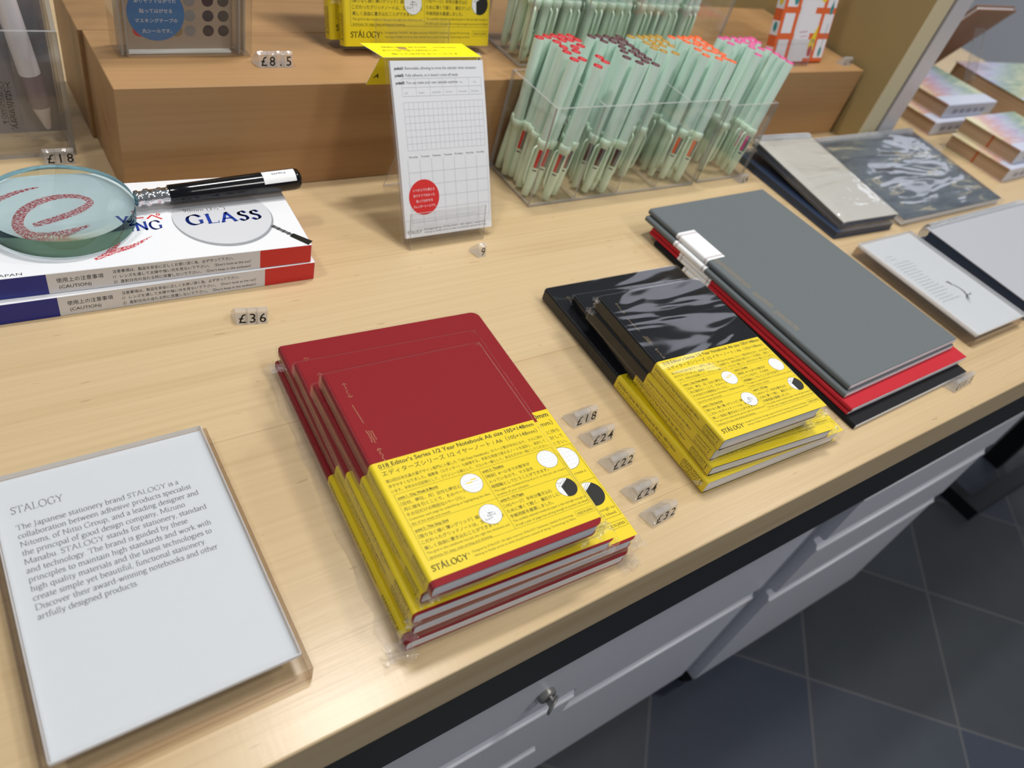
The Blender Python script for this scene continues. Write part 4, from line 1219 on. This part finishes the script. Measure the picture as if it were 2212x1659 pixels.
# ================================================================== pen trays and pens
def tray(label, x0, x1, y0, y1, z, hf, bays, hb=None):
    t = thing('pen_tray', label, 'pen tray', (x0, y0, z), group='clear pen trays')
    wd, dp = x1-x0, y1-y0
    hb = hb or hf
    th = 2.4
    def pane(name, x0, y0, z0, x1, y1, z1):
        b = MB()
        b.box(x0, y0, z0, x1, y1, z1)
        d = (x1-x0, y1-y0, z1-z0)
        ax = d.index(min(d))
        # faces order: bottom, top, front, right, back, left -> edge slot on all but the two big ones
        big = {0: (3, 5), 1: (2, 4), 2: (0, 1)}[ax]
        b.mi = [0 if i in big else 1 for i in range(6)]
        return b.build(name, ['acrylic', 'acrylic_edge'], t)
    pane('base_pane', 0, 0, 0.1, wd, dp, th)
    pane('front_pane', 0, 0, th+.05, wd, th, hf)
    pane('back_pane', 0, dp-th, th+.05, wd, dp, hb)
    pane('side_pane', 0, th+.05, th+.05, th, dp-th-.05, hf)
    pane('side_pane', wd-th, th+.05, th+.05, wd, dp-th-.05, hf)
    for i in range(1, bays):
        x = th/2+(wd-th)*i/bays
        pane('divider', x-th/2, th+.05, th+.05, x+th/2, dp-th-.05, hf)
    return t
tray('clear acrylic pen tray with four bays standing on the table in front of the riser', 434.5, 662.5, 476, 551, 0, 100, 4)
tray('narrow clear acrylic pen tray at the right end, holding the pink-ended pens', 671.5, 750.5, 478.5, 551, 0, 92, 1)
tray('clear acrylic pen tray standing up on the riser behind the front trays', 459.5, 730.5, 574, 644, 90.2, 150, 4)

def mint_mat():
    t = NT('mint_plastic')
    return t.pbr('#dcf5e8', 0.32, 0.5, None)
M['mint'] = mint_mat()
M['mint_cap'] = plain('mint_cap_plastic', '#dcf3dc', 0.3, 0.5)
M['pen_clear'] = film('pen_clear_plastic', wrinkle=0.0, haze=0.25, tint=(0.80, 0.93, 0.87), gloss=0.08)
LEN = 132
PEN_COL = {'red': '#c9202c', 'maroon': '#5a2c33', 'mustard': '#b38a2a', 'orange': '#f0642a', 'pink': '#e04c96', 'black': '#2a2f33'}
pen_meshes = {}
def pen_proto(col):
    """cap down: tip at z=0, coloured end plug on top"""
    t = thing('marker_pen', 'x', 'pen')
    def bd(name, build, mats, parent):
        return build.build(name, mats, parent)
    MB().lathe([(2.6, 0), (3.6, .8), (4.2, 10), (5.2, 38), (5.4, 50), (5.9, 50.5), (5.9, 56), (5.4, 56.5)], 18).build('cap', 'mint_cap', t)
    b = MB()
    b.lathe([(4.75, 55.5), (4.75, LEN-3), (4.6, LEN-1.2)], 16)
    b.build('barrel', 'mint', t)
    MB().lathe([(4.55, LEN-1.4), (4.3, LEN), (0.1, LEN+.1)], 16).build('end_plug', plain('plug_'+col, PEN_COL[col], 0.35, 0.5) if col not in M else M[col], t)
    b = MB()
    b.tube([(0, -5.0, 50), (0, -7.4, 47), (0, -7.6, 30), (0, -6.6, 16), (0, -5.2, 11)], 1.1, 8)
    b.build('clip', 'mint_cap', t)
    b = MB()
    n = 8
    for z0, z1, a0, a1, s_ in ((30, 48, .75, 1.35, 0), (30, 48, 1.4, 1.9, 1), (26.5, 28, .8, 1.7, 2)):
        def rad(z): return 4.2+(z-10)/28*1.0+.12 if z < 38 else 5.2+(z-38)/12*.2+.12
        zz = [z0, (z0+z1)/2, z1]
        vs = [(rad(z)*math.sin(a0+(a1-a0)*i/n), -rad(z)*math.cos(a0+(a1-a0)*i/n), z) for z in zz for i in range(n+1)]
        b.add(vs, [(k*(n+1)+i, k*(n+1)+i+1, (k+1)*(n+1)+i+1, (k+1)*(n+1)+i) for k in (0, 1) for i in range(n)], s_, True)
    b.build('label', [M[col] if col in M else plain('label_'+col, PEN_COL[col], 0.5, 0.3), plain('barcode_'+col, '#6d7a78', 0.5, 0.3), 'ink_grey'], t)
    return t
# where each coloured end shows, as table positions of end plugs at about z = 130 (mm)
def world_at(px, py, z):
    d = rt2*((px-1106)/FPX) + dn2*((py-829.5)/FPX) + fw
    k = (z-CAM_H)/d.z
    return d.x*k, d.y*k
PENS = {
 'red': [(440.2,530.2,447.8,541.0), (450.6,540.4,467.6,545.3), (440.2,542.9,458.5,544.5), (464.7,529.2,480.1,537.6), (461.2,539.5,476.5,545.5), (454.0,530.2,471.4,537.4), (444.9,525.4,462.7,534.0), (445.6,516.3,462.6,523.2), (442.4,507.4,459.4,513.4), (475.4,529.2,488.9,537.1), (470.7,539.4,486.7,545.6), (467.8,520.1,484.6,526.1), (458.3,517.2,475.4,523.1), (453.6,508.5,470.7,514.6), (440.0,493.1,457.2,499.1), (450.0,493.6,466.8,499.6), (472.0,498.5,489.9,503.8), (471.2,488.1,490.1,494.8), (457.7,482.3,474.7,486.2)],
 'maroon': [(494.7,538.9,512.5,545.7), (504.8,538.3,522.0,545.6), (502.6,528.5,520.8,536.1), (530.1,542.8,546.5,544.6), (533.2,532.3,545.9,535.7), (511.8,531.1,531.2,535.8), (522.3,534.3,538.6,540.6), (520.2,524.4,538.6,531.0), (514.8,515.3,533.6,523.4), (515.1,542.9,530.8,544.5), (530.3,521.8,546.7,527.0), (530.8,511.1,546.6,518.1), (520.5,508.1,538.6,513.9), (510.7,507.2,528.4,514.0), (505.0,496.2,522.0,502.2), (530.0,500.8,546.7,508.9), (510.4,485.9,530.2,492.6), (519.7,497.5,539.0,504.9), (531.3,490.8,546.4,499.3), (520.6,488.0,539.1,494.6), (529.3,481.9,546.7,488.2)],
 'mustard': [(552.0,535.0,563.4,545.3), (580.3,539.5,592.7,545.5), (569.6,540.5,584.0,545.2), (586.8,529.3,602.7,536.7), (591.0,539.9,601.5,545.4), (559.1,542.3,575.1,544.7), (566.1,530.1,584.3,536.5), (576.1,529.3,594.0,536.5), (556.0,526.9,573.3,532.8), (564.1,519.9,581.3,527.8), (574.1,519.5,590.8,527.3), (555.6,514.6,573.9,521.4), (564.4,509.2,581.3,515.3), (585.6,519.1,603.1,527.4), (576.3,504.5,593.3,510.5)],
 'orange': [(608.3,536.2,619.8,545.4), (625.4,536.7,641.1,545.5), (615.6,542.2,631.9,544.7), (616.2,530.2,633.5,536.1), (635.7,540.7,649.8,545.2), (639.9,531.5,660.1,536.2), (631.3,530.4,648.5,536.6), (646.4,541.8,658.5,544.9), (623.5,523.8,641.6,530.2), (633.4,520.2,650.5,527.7), (616.0,512.4,633.0,518.4), (625.8,513.7,645.6,519.0), (615.8,499.9,632.8,505.9), (644.1,521.1,659.2,527.4), (642.8,510.6,659.6,518.5), (633.1,505.9,652.4,513.5), (627.0,492.6,645.3,498.8), (636.7,493.6,655.2,499.9), (644.1,501.4,659.2,507.8), (642.0,484.3,659.9,492.4)],
 'pink': [(678.9,538.1,696.9,546.0), (689.6,539.4,705.6,545.6), (701.2,539.3,718.1,545.6), (710.5,539.8,729.7,545.5), (721.1,540.6,738.6,545.2), (731.6,528.6,747.4,536.8), (680.9,527.0,697.9,533.0), (696.4,530.4,713.8,537.2), (705.6,530.5,724.5,538.0), (712.9,523.1,731.0,531.5), (720.9,529.9,738.7,536.5), (731.8,539.6,747.3,545.5), (705.5,517.6,723.2,524.2), (718.1,514.5,735.1,520.5), (698.1,500.5,715.1,506.5), (730.4,514.4,747.7,520.4), (730.0,504.3,747.9,508.6), (729.7,494.3,747.9,498.9), (729.8,485.0,747.9,488.4)],
}
PL = {'red': ('red', 'leftmost bay of the front tray', 'red-ended pens in the front tray'),
      'maroon': ('dark maroon', 'second bay of the front tray', 'maroon-ended pens in the front tray'),
      'mustard': ('mustard', 'third bay of the front tray', 'mustard-ended pens in the front tray'),
      'orange': ('orange', 'fourth bay of the front tray', 'orange-ended pens in the front tray'),
      'pink': ('pink', 'narrow clear tray at the right', 'pink-ended pens in the narrow tray')}
def place_pen(o, x0, y0, x1, y1, zb, spin):
    up = Vector((x1-x0, y1-y0, 127)).normalized()
    q = up.to_track_quat('Z', 'X').to_matrix().to_4x4()
    lift = 2.9*math.hypot(up.x, up.y)
    m = Matrix.Translation((x0*MM, y0*MM, (zb+lift)*MM)) @ q
    # turn the clip to the asked heading
    f = m.to_3x3() @ Vector((0, -1, 0))
    m = m @ Matrix.Rotation(spin - math.atan2(f.x, -f.y), 4, 'Z')
    o.matrix_world = m
rp = random.Random(5)
for c, L_ in PENS.items():
    proto = pen_proto(c)
    word, where, grp = PL[c]
    for i, q in enumerate(L_):
        o = proto if i == 0 else copy_tree(proto)
        # pens are pressed close, so clips point into the gaps, mostly towards the front
        place_pen(o, *q, 2.6, rp.choice((-1.9, -1.75, -2.1, -2.0, -.5) if q[1] < 497 else (-.6, -.2, .1, .5, .9, 2.4, -2.2)))
        tag(o, 'mint green pen with %s end, in the %s' % (word, where), 'pen', grp)
# pens of the raised tray behind: caps in view, ends above the picture
proto = pen_proto('black')
k = 0
for i in range(4):
    xa = 462+i*67.4
    for r_, yy in ((0, 584), (1, 601), (2, 618)):
        for j in range(5 if i < 3 else (3 if r_ else 2)):
            o = proto if k == 0 else copy_tree(proto)
            k += 1
            x = xa+6.5+j*12.2+rp.uniform(-.5, .5)
            dx = 7+rp.uniform(-1.5, 1.5) if j < 4 else 3
            place_pen(o, x, yy+rp.uniform(-1, 1), x+dx, yy+8+rp.uniform(-1, 1), 92.8, rp.choice((-.5, -.2, .2, .6)))
            tag(o, 'mint green pen, cap down, in the raised clear tray on the riser', 'pen', 'pens in the raised tray')

# ================================================================== cloth-bound sketchbooks
def sketchbook(label, col, x, y, z, th, yaw, lab_v, wd=176, l=252):
    """origin at the front left corner"""
    t = thing('sketchbook', label, 'sketchbook', (x, y, z), (0, 0, yaw), 'cloth sketchbooks in one stack')
    mat = {'grey': 'grey_cover', 'red': 'red_cloth', 'black': 'black_cloth'}[col]
    ct = .9
    r = th*.42
    arc = [(r-r*math.sin(a), th-r+r*math.cos(a)) for a in [i*PI/2/5 for i in range(6)]] + [(r-r*math.cos(a), .1+r-r*math.sin(a)) for a in [i*PI/2/5 for i in range(6)]]
    b = MB()
    b.sheet([(wd, th)]+arc+[(wd, .1)], 0, l, ct)
    if col == 'grey':
        for v0, v1, s_ in ((66, 92, 1), (96, 118, 3), (124, 168, 4)):
            for q in range(3):
                b.ink(scribble(7.5+q*1.8, v1, 7.5+q*1.8+2, v0, 1.2, 30+q+s_, .34), (0, 0, th), (1, 0, 0), (0, 1, 0), 1, .05)
    b.build('cover', [mat, 'gold'], t)
    MB().box(ct+.3, -.3, ct+.12, wd-.6, l-.5, th-ct-.02).build('page_block', 'pages', t)
    b = MB()
    path = [(23, th+.12), (r, th+.12)] + [(x-.12 if x < r*.6 else x, zz) for x, zz in arc[1:-1]] + [(r, -.0), (14, -.0)]
    path = [(23, th+.1)] + [((x-r)*(1+.1/r)+r, (zz-(th-r))*(1+.1/r)+th-r) if zz > th/2 else ((x-r)*(1+.1/r)+r, (zz-(.1+r))*(1+.08/r)+.1+r) for x, zz in arc]
    v0 = lab_v
    b.sheet(path, v0, v0+43, .09, 0)
    for vv in (v0+2.4, v0+3.6, v0+38.4, v0+39.6):
        pth = [(p[0]-.02 if i > 2 else p[0], p[1]+(.02 if i < 6 else 0)) for i, p in enumerate(path)]
        b.sheet([(22.8, th+.13)]+[((x-r)*(1+.14/r)+r, (zz-(th-r))*(1+.14/r)+th-r) if zz > th/2 else ((x-r)*(1+.14/r)+r, (zz-(.1+r))*(1+.09/r)+.1+r) for x, zz in arc], vv, vv+.55, .03, 1)
    b.build('spine_label', ['white_print', plain('label_rule', '#a08a90', 0.5, 0.3)], t)
    return t
sketchbook('black cloth sketchbook at the bottom of the stack, jutting out at the front', 'black', 531.5, 139.5, 0.1, 5.6, 0.8, 167, 182)
sketchbook('red cloth sketchbook lying on the black one', 'red', 531.5, 150.5, 5.9, 3.9, 0.6, 167, 182)
sketchbook('red cloth sketchbook directly under the grey ones', 'red', 532, 149.6, 10.0, 4.4, 0.6, 168, 186)
sketchbook('grey cloth sketchbook second from the top of the stack', 'grey', 533, 161.0, 14.6, 5.4, 1.3, 167, 176)
sketchbook('grey cloth sketchbook on top of the stack, blank wide cover', 'grey', 536.2, 163.2, 20.2, 5.8, 1.2, 168, 174, 252)

# ================================================================== spiral pads in sleeves
M['pad_grey'] = plain('pad_grey_card', '#b9b8b2', 0.6, 0.3, grain=(60, 0.03))
M['pad_cool'] = plain('pad_cool_grey_card', '#a9acb3', 0.6, 0.3)
M['navy'] = plain('navy_board', '#2c3a52', 0.45, 0.4)
def marble():
    t = NT('slate_marbled_cover')
    f = t.noise(t.coords(scale=(7, 30, 20), rot=(0, 0, 0.5)), 1.9, 4, 0.55, 0.8)
    c = t.ramp(f, [(0.36, '#353f4a'), (0.52, '#4c5760'), (0.60, '#596265'), (0.64, '#a39d86'), (0.69, '#596063')])
    return t.pbr(c, 0.35, 0.4)
M['marble'] = marble()
M['sleeve'] = film('plastic_sleeve', ior=1.6, wrinkle=1.0, scale=(9, 34, 14), dist=0.006, haze=0.02, gloss=0.08)
def spiral_pad(label, x, y, z, yaw, tilt, wd, l, front, body, n_coils, th=9.0, sleeve=True):
    """origin at the front left corner; the coil runs along the back edge"""
    t = thing('spiral_pad', label, 'spiral pad', (x, y, z), (tilt, 0, yaw), 'spiral pads in clear sleeves')
    MB().cbox(0, 0, .3, wd, l, 2.2, .5).build('back_board', body, t)
    MB().box(.8, .6, 2.25, wd-.8, l-6, th-1.3).build('page_block', 'navy' if body == 'navy' else 'pages', t)
    MB().cbox(0, 0, th-1.25, wd, l, th, .4).build('front_board', front, t)
    b = MB()
    for i in range(n_coils):
        xx = 6+(wd-12)*i/(n_coils-1)
        b.tube([(xx+.5*math.sin(a), l-.5+5.6*math.sin(a), th/2+1.4+(th/2+2.4)*math.cos(a)) for a in [j*2*PI/10 for j in range(11)]], .75, 5)
    b.build('coil', plain('coil_wire_'+str(n_coils), '#cfd4da', 0.25, 0.5, Metallic=0.5), t)
    if sleeve:
        b = MB()
        e = 3.0
        nx, ny = 14, 12
        r = random.Random(int(x))
        top = [[(-e+(wd+2*e)*i/nx, -e-3+(l+2*e+6)*j/ny, th+2.6+r.uniform(-.5, .7) if 0 < i < nx and 0 < j < ny else th-.5) for j in range(ny+1)] for i in range(nx+1)]
        vs = [p for row in top for p in row]
        b.add(vs, [(i*(ny+1)+j, (i+1)*(ny+1)+j, (i+1)*(ny+1)+j+1, i*(ny+1)+j+1) for i in range(nx) for j in range(ny)], 0, True)
        x0, x1, y0, y1, zt = -e, wd+e, -e-3, l+e+3, th-.5
        b.add([(x0, y0, 0), (x1, y0, 0), (x1, y1, 0), (x0, y1, 0), (x0, y0, zt), (x1, y0, zt), (x1, y1, zt), (x0, y1, zt)], [(0, 3, 2, 1), (0, 1, 5, 4), (1, 2, 6, 5), (2, 3, 7, 6), (3, 0, 4, 7)], 0)
        b.build('sleeve', 'sleeve', t)
    return t
spiral_pad('navy-backed spiral pad lying under the pale grey one', 768, 347, 0.4, -2.6, 0.0, 106, 168, 'navy', 'navy', 22, 9.0, False)
spiral_pad('pale grey spiral pad in a glossy sleeve, right of the pen trays', 776, 352, 10.0, -2.6, 4.4, 104, 156, 'pad_grey', 'navy', 30, 9.0)
spiral_pad('slate marbled spiral pad in a wrinkled clear sleeve', 899, 344, 1.2, 0.3, 4.0, 244, 160, 'marble', 'pad_grey', 46, 9.0)
spiral_pad('plain cool-grey landscape spiral pad with navy side at the right edge', 890, 166, 0.6, 1.0, 1.5, 250, 148, 'pad_cool', 'navy', 44, 17.0, False)

# ================================================================== thick journals behind the partition
def rainbow(name, rot, seed):
    t = NT(name)
    v = t.coords(scale=(6, 6, 6), rot=(0, 0, rot), loc=(seed, 0, 0))
    sx = t.n('ShaderNodeSeparateXYZ'); t.l(v, sx.inputs[0])
    st = t.noise(t.coords(scale=(20, 110, 20), rot=(0, 0, rot+.9)), 1.5, 5, 0.65, 0.6)
    f = t.math('FRACT', t.math('ADD', t.math('MULTIPLY', sx.outputs[0], 0.85), t.math('MULTIPLY', st, 0.45)))
    c = t.ramp(f, [(0.0, '#5f8a62'), (0.18, '#b9b36a'), (0.34, '#d8cf9a'), (0.48, '#b96a60'), (0.62, '#a98ab4'), (0.78, '#7f93bd'), (0.9, '#4f7f7a'), (1.0, '#5f8a62')])
    c = t.mix(t.math('MULTIPLY', t.math('POWER', st, 2.0), 1.1), c, '#ebe8dc')
    return t.pbr(c, 0.3, 0.5)
M['rainbow'] = rainbow('pastel_streaked_cover', 0.4, 0.3)
M['rainbow_green'] = rainbow('green_red_streaked_cover', 1.1, 0.0)
M['spine_white'] = plain('white_spine', '#c3c9db', 0.4, 0.4)
M['ribbon'] = plain('rust_ribbon', '#a4552a', 0.7, 0.2)
def journal(label, x, y, z, yaw, wd, dp, th, cover, ribbon_at=None, group='thick journals with tan page edges'):
    """origin front left; spine along the front (-y) side"""
    t = thing('journal', label, 'book', (x, y, z), (0, 0, yaw), group)
    b2 = MB(Matrix(((0, 1, 0, 0), (1, 0, 0, 0), (0, 0, 1, 0), (0, 0, 0, 1))))
    b2.sheet([(dp, th), (1.2, th), (0, th-1.2), (0, 1.4), (1.2, .2), (dp, .2)], 0, wd, 1.2, 0)
    for i in range(5):
        b2.add([(-.05, wd*.15+i*wd*.14, th*.3), (-.05, wd*.15+i*wd*.14+wd*.1, th*.3), (-.05, wd*.15+i*wd*.14+wd*.1, th*.62), (-.05, wd*.15+i*wd*.14, th*.62)], [(0, 1, 2, 3)], 2)
    # the white strip of the cover next to the spine
    b2.add([(1.2, .3, th+.05), (dp*.2, .3, th+.05), (dp*.2, wd-.3, th+.05), (1.2, wd-.3, th+.05)], [(0, 3, 2, 1)], 1)
    b2.mi = [(1 if (k >= 0 and m == 0 and all(b2.v[i][1] < 1.3 for i in b2.f[k])) else m) for k, m in enumerate(b2.mi)]
    b2.build('cover', [cover, 'spine_white', plain('spine_print', '#8d93a8', 0.5, 0.3)], t)
    MB().box(2.0, 1.6, 1.5, wd-1.0, dp-2, th-1.3).build('page_block', 'tan_pages', t)
    if ribbon_at:
        MB().box(1.5, ribbon_at, .8, 1.95, ribbon_at+3.2, th-.6).build('ribbon_bookmark', 'ribbon', t)
    return t
journal('thick journal with tan page edges, lower one beside the silver post', 1232, 518, 0.1, 0, 160, 135, 21.5, 'rainbow')
journal('thick journal with pastel streaked cover, upper one beside the silver post', 1260, 528, 21.9, 0, 155, 132, 22, 'rainbow')
journal('thick journal with rust bookmark, lower one of the pair nearest the spiral pads', 1228, 384, 0.1, 2, 165, 102, 21.5, 'rainbow', 52)
journal('thick journal with bright rust bookmark, upper one of the pair nearest the spiral pads', 1247, 394, 21.9, 1, 165, 98, 22, 'rainbow', 44)
journal('large green and red streaked volume lying behind the thick journals', 1502, 500, 0.1, -3, 300, 170, 44, 'rainbow_green', None)

# leather display board seen from behind on its easel
M['leather'] = plain('brown_leather', '#84604c', 0.6, 0.3, grain=(160, 0.06))
lb = thing('leather_folder', 'brown leather folder propped on a clear easel behind the journals', 'folder')
lb.matrix_world = lean_frame(1400, 720, 4.0, 2, -30)
MB().cbox(0, 0, -7, 140, 165, -4, .8).build('back_cover', 'leather', lb)
MB().cbox(0, 0, 0, 140, 165, 3, .8).build('front_cover', 'leather', lb)
MB().box(3, 3, -3.95, 137, 162, -.05).build('paper_block', 'paper', lb)
b = MB()
le = thing('easel', 'clear acrylic easel propping the brown leather folder', 'display easel', (1455, 596, 0.1), group='clear acrylic easels')
b = MB(Matrix(((0, 1, 0, 0), (1, 0, 0, 0), (0, 0, 1, 0), (0, 0, 0, 1))))
b.sheet([(0, 0.2), (52, 112)], 0, 34, 1.6, 0, 1)
b.build('strut', ['acrylic', 'acrylic_edge'], le)
b = MB()
b.box(0, 10, 0, 34, 150, 1.4, 0)
b.build('foot', ['acrylic', 'acrylic_edge'], le)

# ================================================================== orange patterned pack on the riser
def pattern_pack():
    t = thing('patterned_pack', 'orange and white kitchen-patterned fabric pack standing on the riser by the partition', 'pack')
    t.matrix_world = lean_frame(838, 571.5, 91.2, 1.5, 14)
    b = MB()
    WD, H, D = 108, 150, 14
    b.cbox(0, 0, -D, WD, H, 0, 2.0, 0)
    P = lambda fl, s, l_=.05: b.ink(fl, (0, 0, 0), (1, 0, 0), (0, 1, 0), s, l_)
    Q = lambda fl, s, l_=.05: b.ink(fl, (WD, 0, 0), (0, 0, -1), (0, 1, 0), s, l_)
    rc = lambda x0, y0, x1, y1: ([(x0, y0), (x1, y0), (x1, y1), (x0, y1)], [(0, 1, 2, 3)])
    el = lambda cx, cy, rx, ry: ([(cx+rx*math.cos(i*PI/12), cy+ry*math.sin(i*PI/12)) for i in range(24)], [tuple(range(24))])
    for i in range(4):
        for j in range(5):
            x0, y0 = 4+i*27, 6+j*29
            P(rc(x0, y0, x0+20, y0+22), 1)
    P(rc(32, 2.2, 64, 148), 1, .08)          # the plain folded strip
    P(merge(strip(33, 3, 33, 147, .5), strip(37, 3, 37, 147, .3)), 5, .10)
    # motifs
    P(merge(el(74, 20, 6.5, 9), ([(68, 25), (80, 24), (79, 46)], [(0, 1, 2)])), 2, .09)
    P(el(73.5, 14, 4.5, 6.5), 3, .11)
    P(merge(el(96, 13, 3.2, 6), strip(96.4, 18, 98, 46, 1.0)), 4, .10)
    P(merge(el(76, 78, 7, 8), ([(69.6, 80), (82, 80), (78, 100)], [(0, 1, 2)])), 2, .09)
    P(merge(el(97, 62, 3.5, 6), ([(94, 64), (100, 64), (97, 74)], [(0, 1, 2)])), 4, .10)
    P(el(20, 74, 5, 8), 4, .10); P(el(10, 80, 3, 6), 4, .10)
    P(strip(50, 100, 54, 110, 1.2), 6, .11)
    P(merge(strip(42, 36, 58, 37, 1.4), strip(45, 31, 60, 32, 1.0)), 6, .10)
    Lf = lambda fl, s_, l_=.05: b.ink(fl, (0, 0, -D), (0, 0, 1), (0, 1, 0), s_, l_)
    for j in range(5):
        Lf(rc(1.5, 3+j*29, 12.5, 19+j*29), 1)
        Lf(el(7, 12+j*29, 2.6, 5.5), 4 if j % 2 else 2, .06)
    for j in range(5):
        Q(rc(1.5, 4+j*29, 11, 20+j*29), 2 if j % 2 else 1, .05)
        Q(el(7, 25+j*29, 2.4, 5), 4 if j % 2 else 3, .06)
    b.build('fabric_body', [plain('orange_cloth', '#d9683c', 0.8, 0.1), plain('white_cloth', '#e2dfe4', 0.8, 0.1), plain('yellow_motif', '#e3c93c', 0.8, 0.1), plain('red_motif', '#b8464a', 0.8, 0.1), plain('teal_motif', '#3f8f90', 0.8, 0.1), 'ink_pale', plain('mauve_motif', '#c59ab2', 0.8, 0.1)], t)
pattern_pack()
e3 = easel('clear acrylic easel holding the orange patterned pack', 833, 576, 1.5, 74, 30, 9.5, 14, 0.1, 0)
e3.location.z = 90.3*MM
for ch in list(e3.children):
    if ch.name.startswith('strut'):
        bpy.data.objects.remove(ch)

# ================================================================== pen pack display at the left
pb = thing('acrylic_display_box', 'clear acrylic box with stepped side at the back left, holding a pen pack', 'display box', (-80, 622, 0.1))
def slab(name, x0, y0, z0, x1, y1, z1):
    b = MB(); b.box(x0, y0, z0, x1, y1, z1)
    d = (x1-x0, y1-y0, z1-z0); ax = d.index(min(d))
    big = {0: (3, 5), 1: (2, 4), 2: (0, 1)}[ax]
    b.mi = [0 if i in big else 1 for i in range(6)]
    b.build(name, ['acrylic', 'acrylic_edge'], pb)
slab('front_pane', 0, 0, 0, 158, 3, 98)
slab('base_pane', 0, 3.1, 0, 158, 62, 3)
slab('back_pane', 0, 59, 3.1, 158, 62, 230)
b = MB(Matrix(((0, 0, 1, 0), (1, 0, 0, 0), (0, 1, 0, 0), (0, 0, 0, 1))))
b.prism([(3.1, 3.1), (58.9, 3.1), (58.9, 230), (52, 230), (3.1, 98)], 155, 158, 0, 1)
b.build('side_pane', ['acrylic', 'acrylic_edge'], pb)
pk = thing('pen_pack', 'grey carded pack with a white multi pen standing inside the clear acrylic box', 'pack')
pk.matrix_world = lean_frame(-75, 654, 3.9, 0, 1)
M['card_grey'] = plain('grey_card', '#8d8a90', 0.55, 0.3)
M['pen_white'] = plain('pen_white', '#dcd8de', 0.3, 0.5)
M['pen_grip'] = plain('pen_mauve_grip', '#84767f', 0.4, 0.4)
b = MB()
b.box(0, 0, -1, 149.5, 190, 0, 0)
I = lambda fl, s=1, l_=.06: b.ink(fl, (0, 0, 0), (1, 0, 0), (0, 1, 0), s, l_)
def vert(fl, x, y):        # turned to read downwards
    return [(x+p[1], y-p[0]) for p in fl[0]], fl[1]
I(vert(fit(serif('stationery,', 1.1, .25), 8.0, 33), 115, 36))
I(vert(fit(sans('STANDARD &'), 4.6, 26), 109.5, 34))
I(vert(fit(sans('TECHNOLOGY'), 4.6, 27), 103.5, 34))
I(fit(serif('STALOGY', 1.3), 5.4, 28, 92, 38))
I(strip(92, 37, 120, 37, .35)); I(strip(113.4, 36.5, 113.4, 8, .3))
b.build('backing_card', ['card_grey', 'ink'], pk)
pm = Matrix.Translation((139, 7, 9))  @ Matrix.Rotation(math.radians(7), 4, 'Z') @ Matrix.Rotation(-PI/2, 4, 'X')
b = MB(pm)
b.lathe([(1.2, 0), (2.4, 1.5), (6.6, 19), (7.0, 20)], 28, 0)
b.lathe([(7.2, 20), (7.4, 46)], 28, 1)
b.lathe([(7.5, 46), (7.5, 180)], 28, 0)
b.build('pen', ['pen_white', 'pen_grip'], pk)
b = MB(pm)
vs0 = fit(sans('MADE IN JAPAN'), 3.0, 20)
for fl, a0, z0 in ((vs0, .35, 88), (fit(sans('multifunctional pen'), 2.2, 26), -.5, 66), (fit(sans('0.5 black, red, blue'), 1.8, 22), -.75, 66)):
    o_ = Vector((7.5*math.sin(a0), 7.5*math.cos(a0), z0))
    b.ink(fl, o_, (0, 0, 1), Vector((-math.cos(a0), math.sin(a0), 0)), 0, .1)
b.build('pen_print', 'ink_grey', pk)
MB().cbox(122, 1, .2, 149, 188, 20, 4).build('blister', 'film', pk)
bpy.context.view_layer.update()
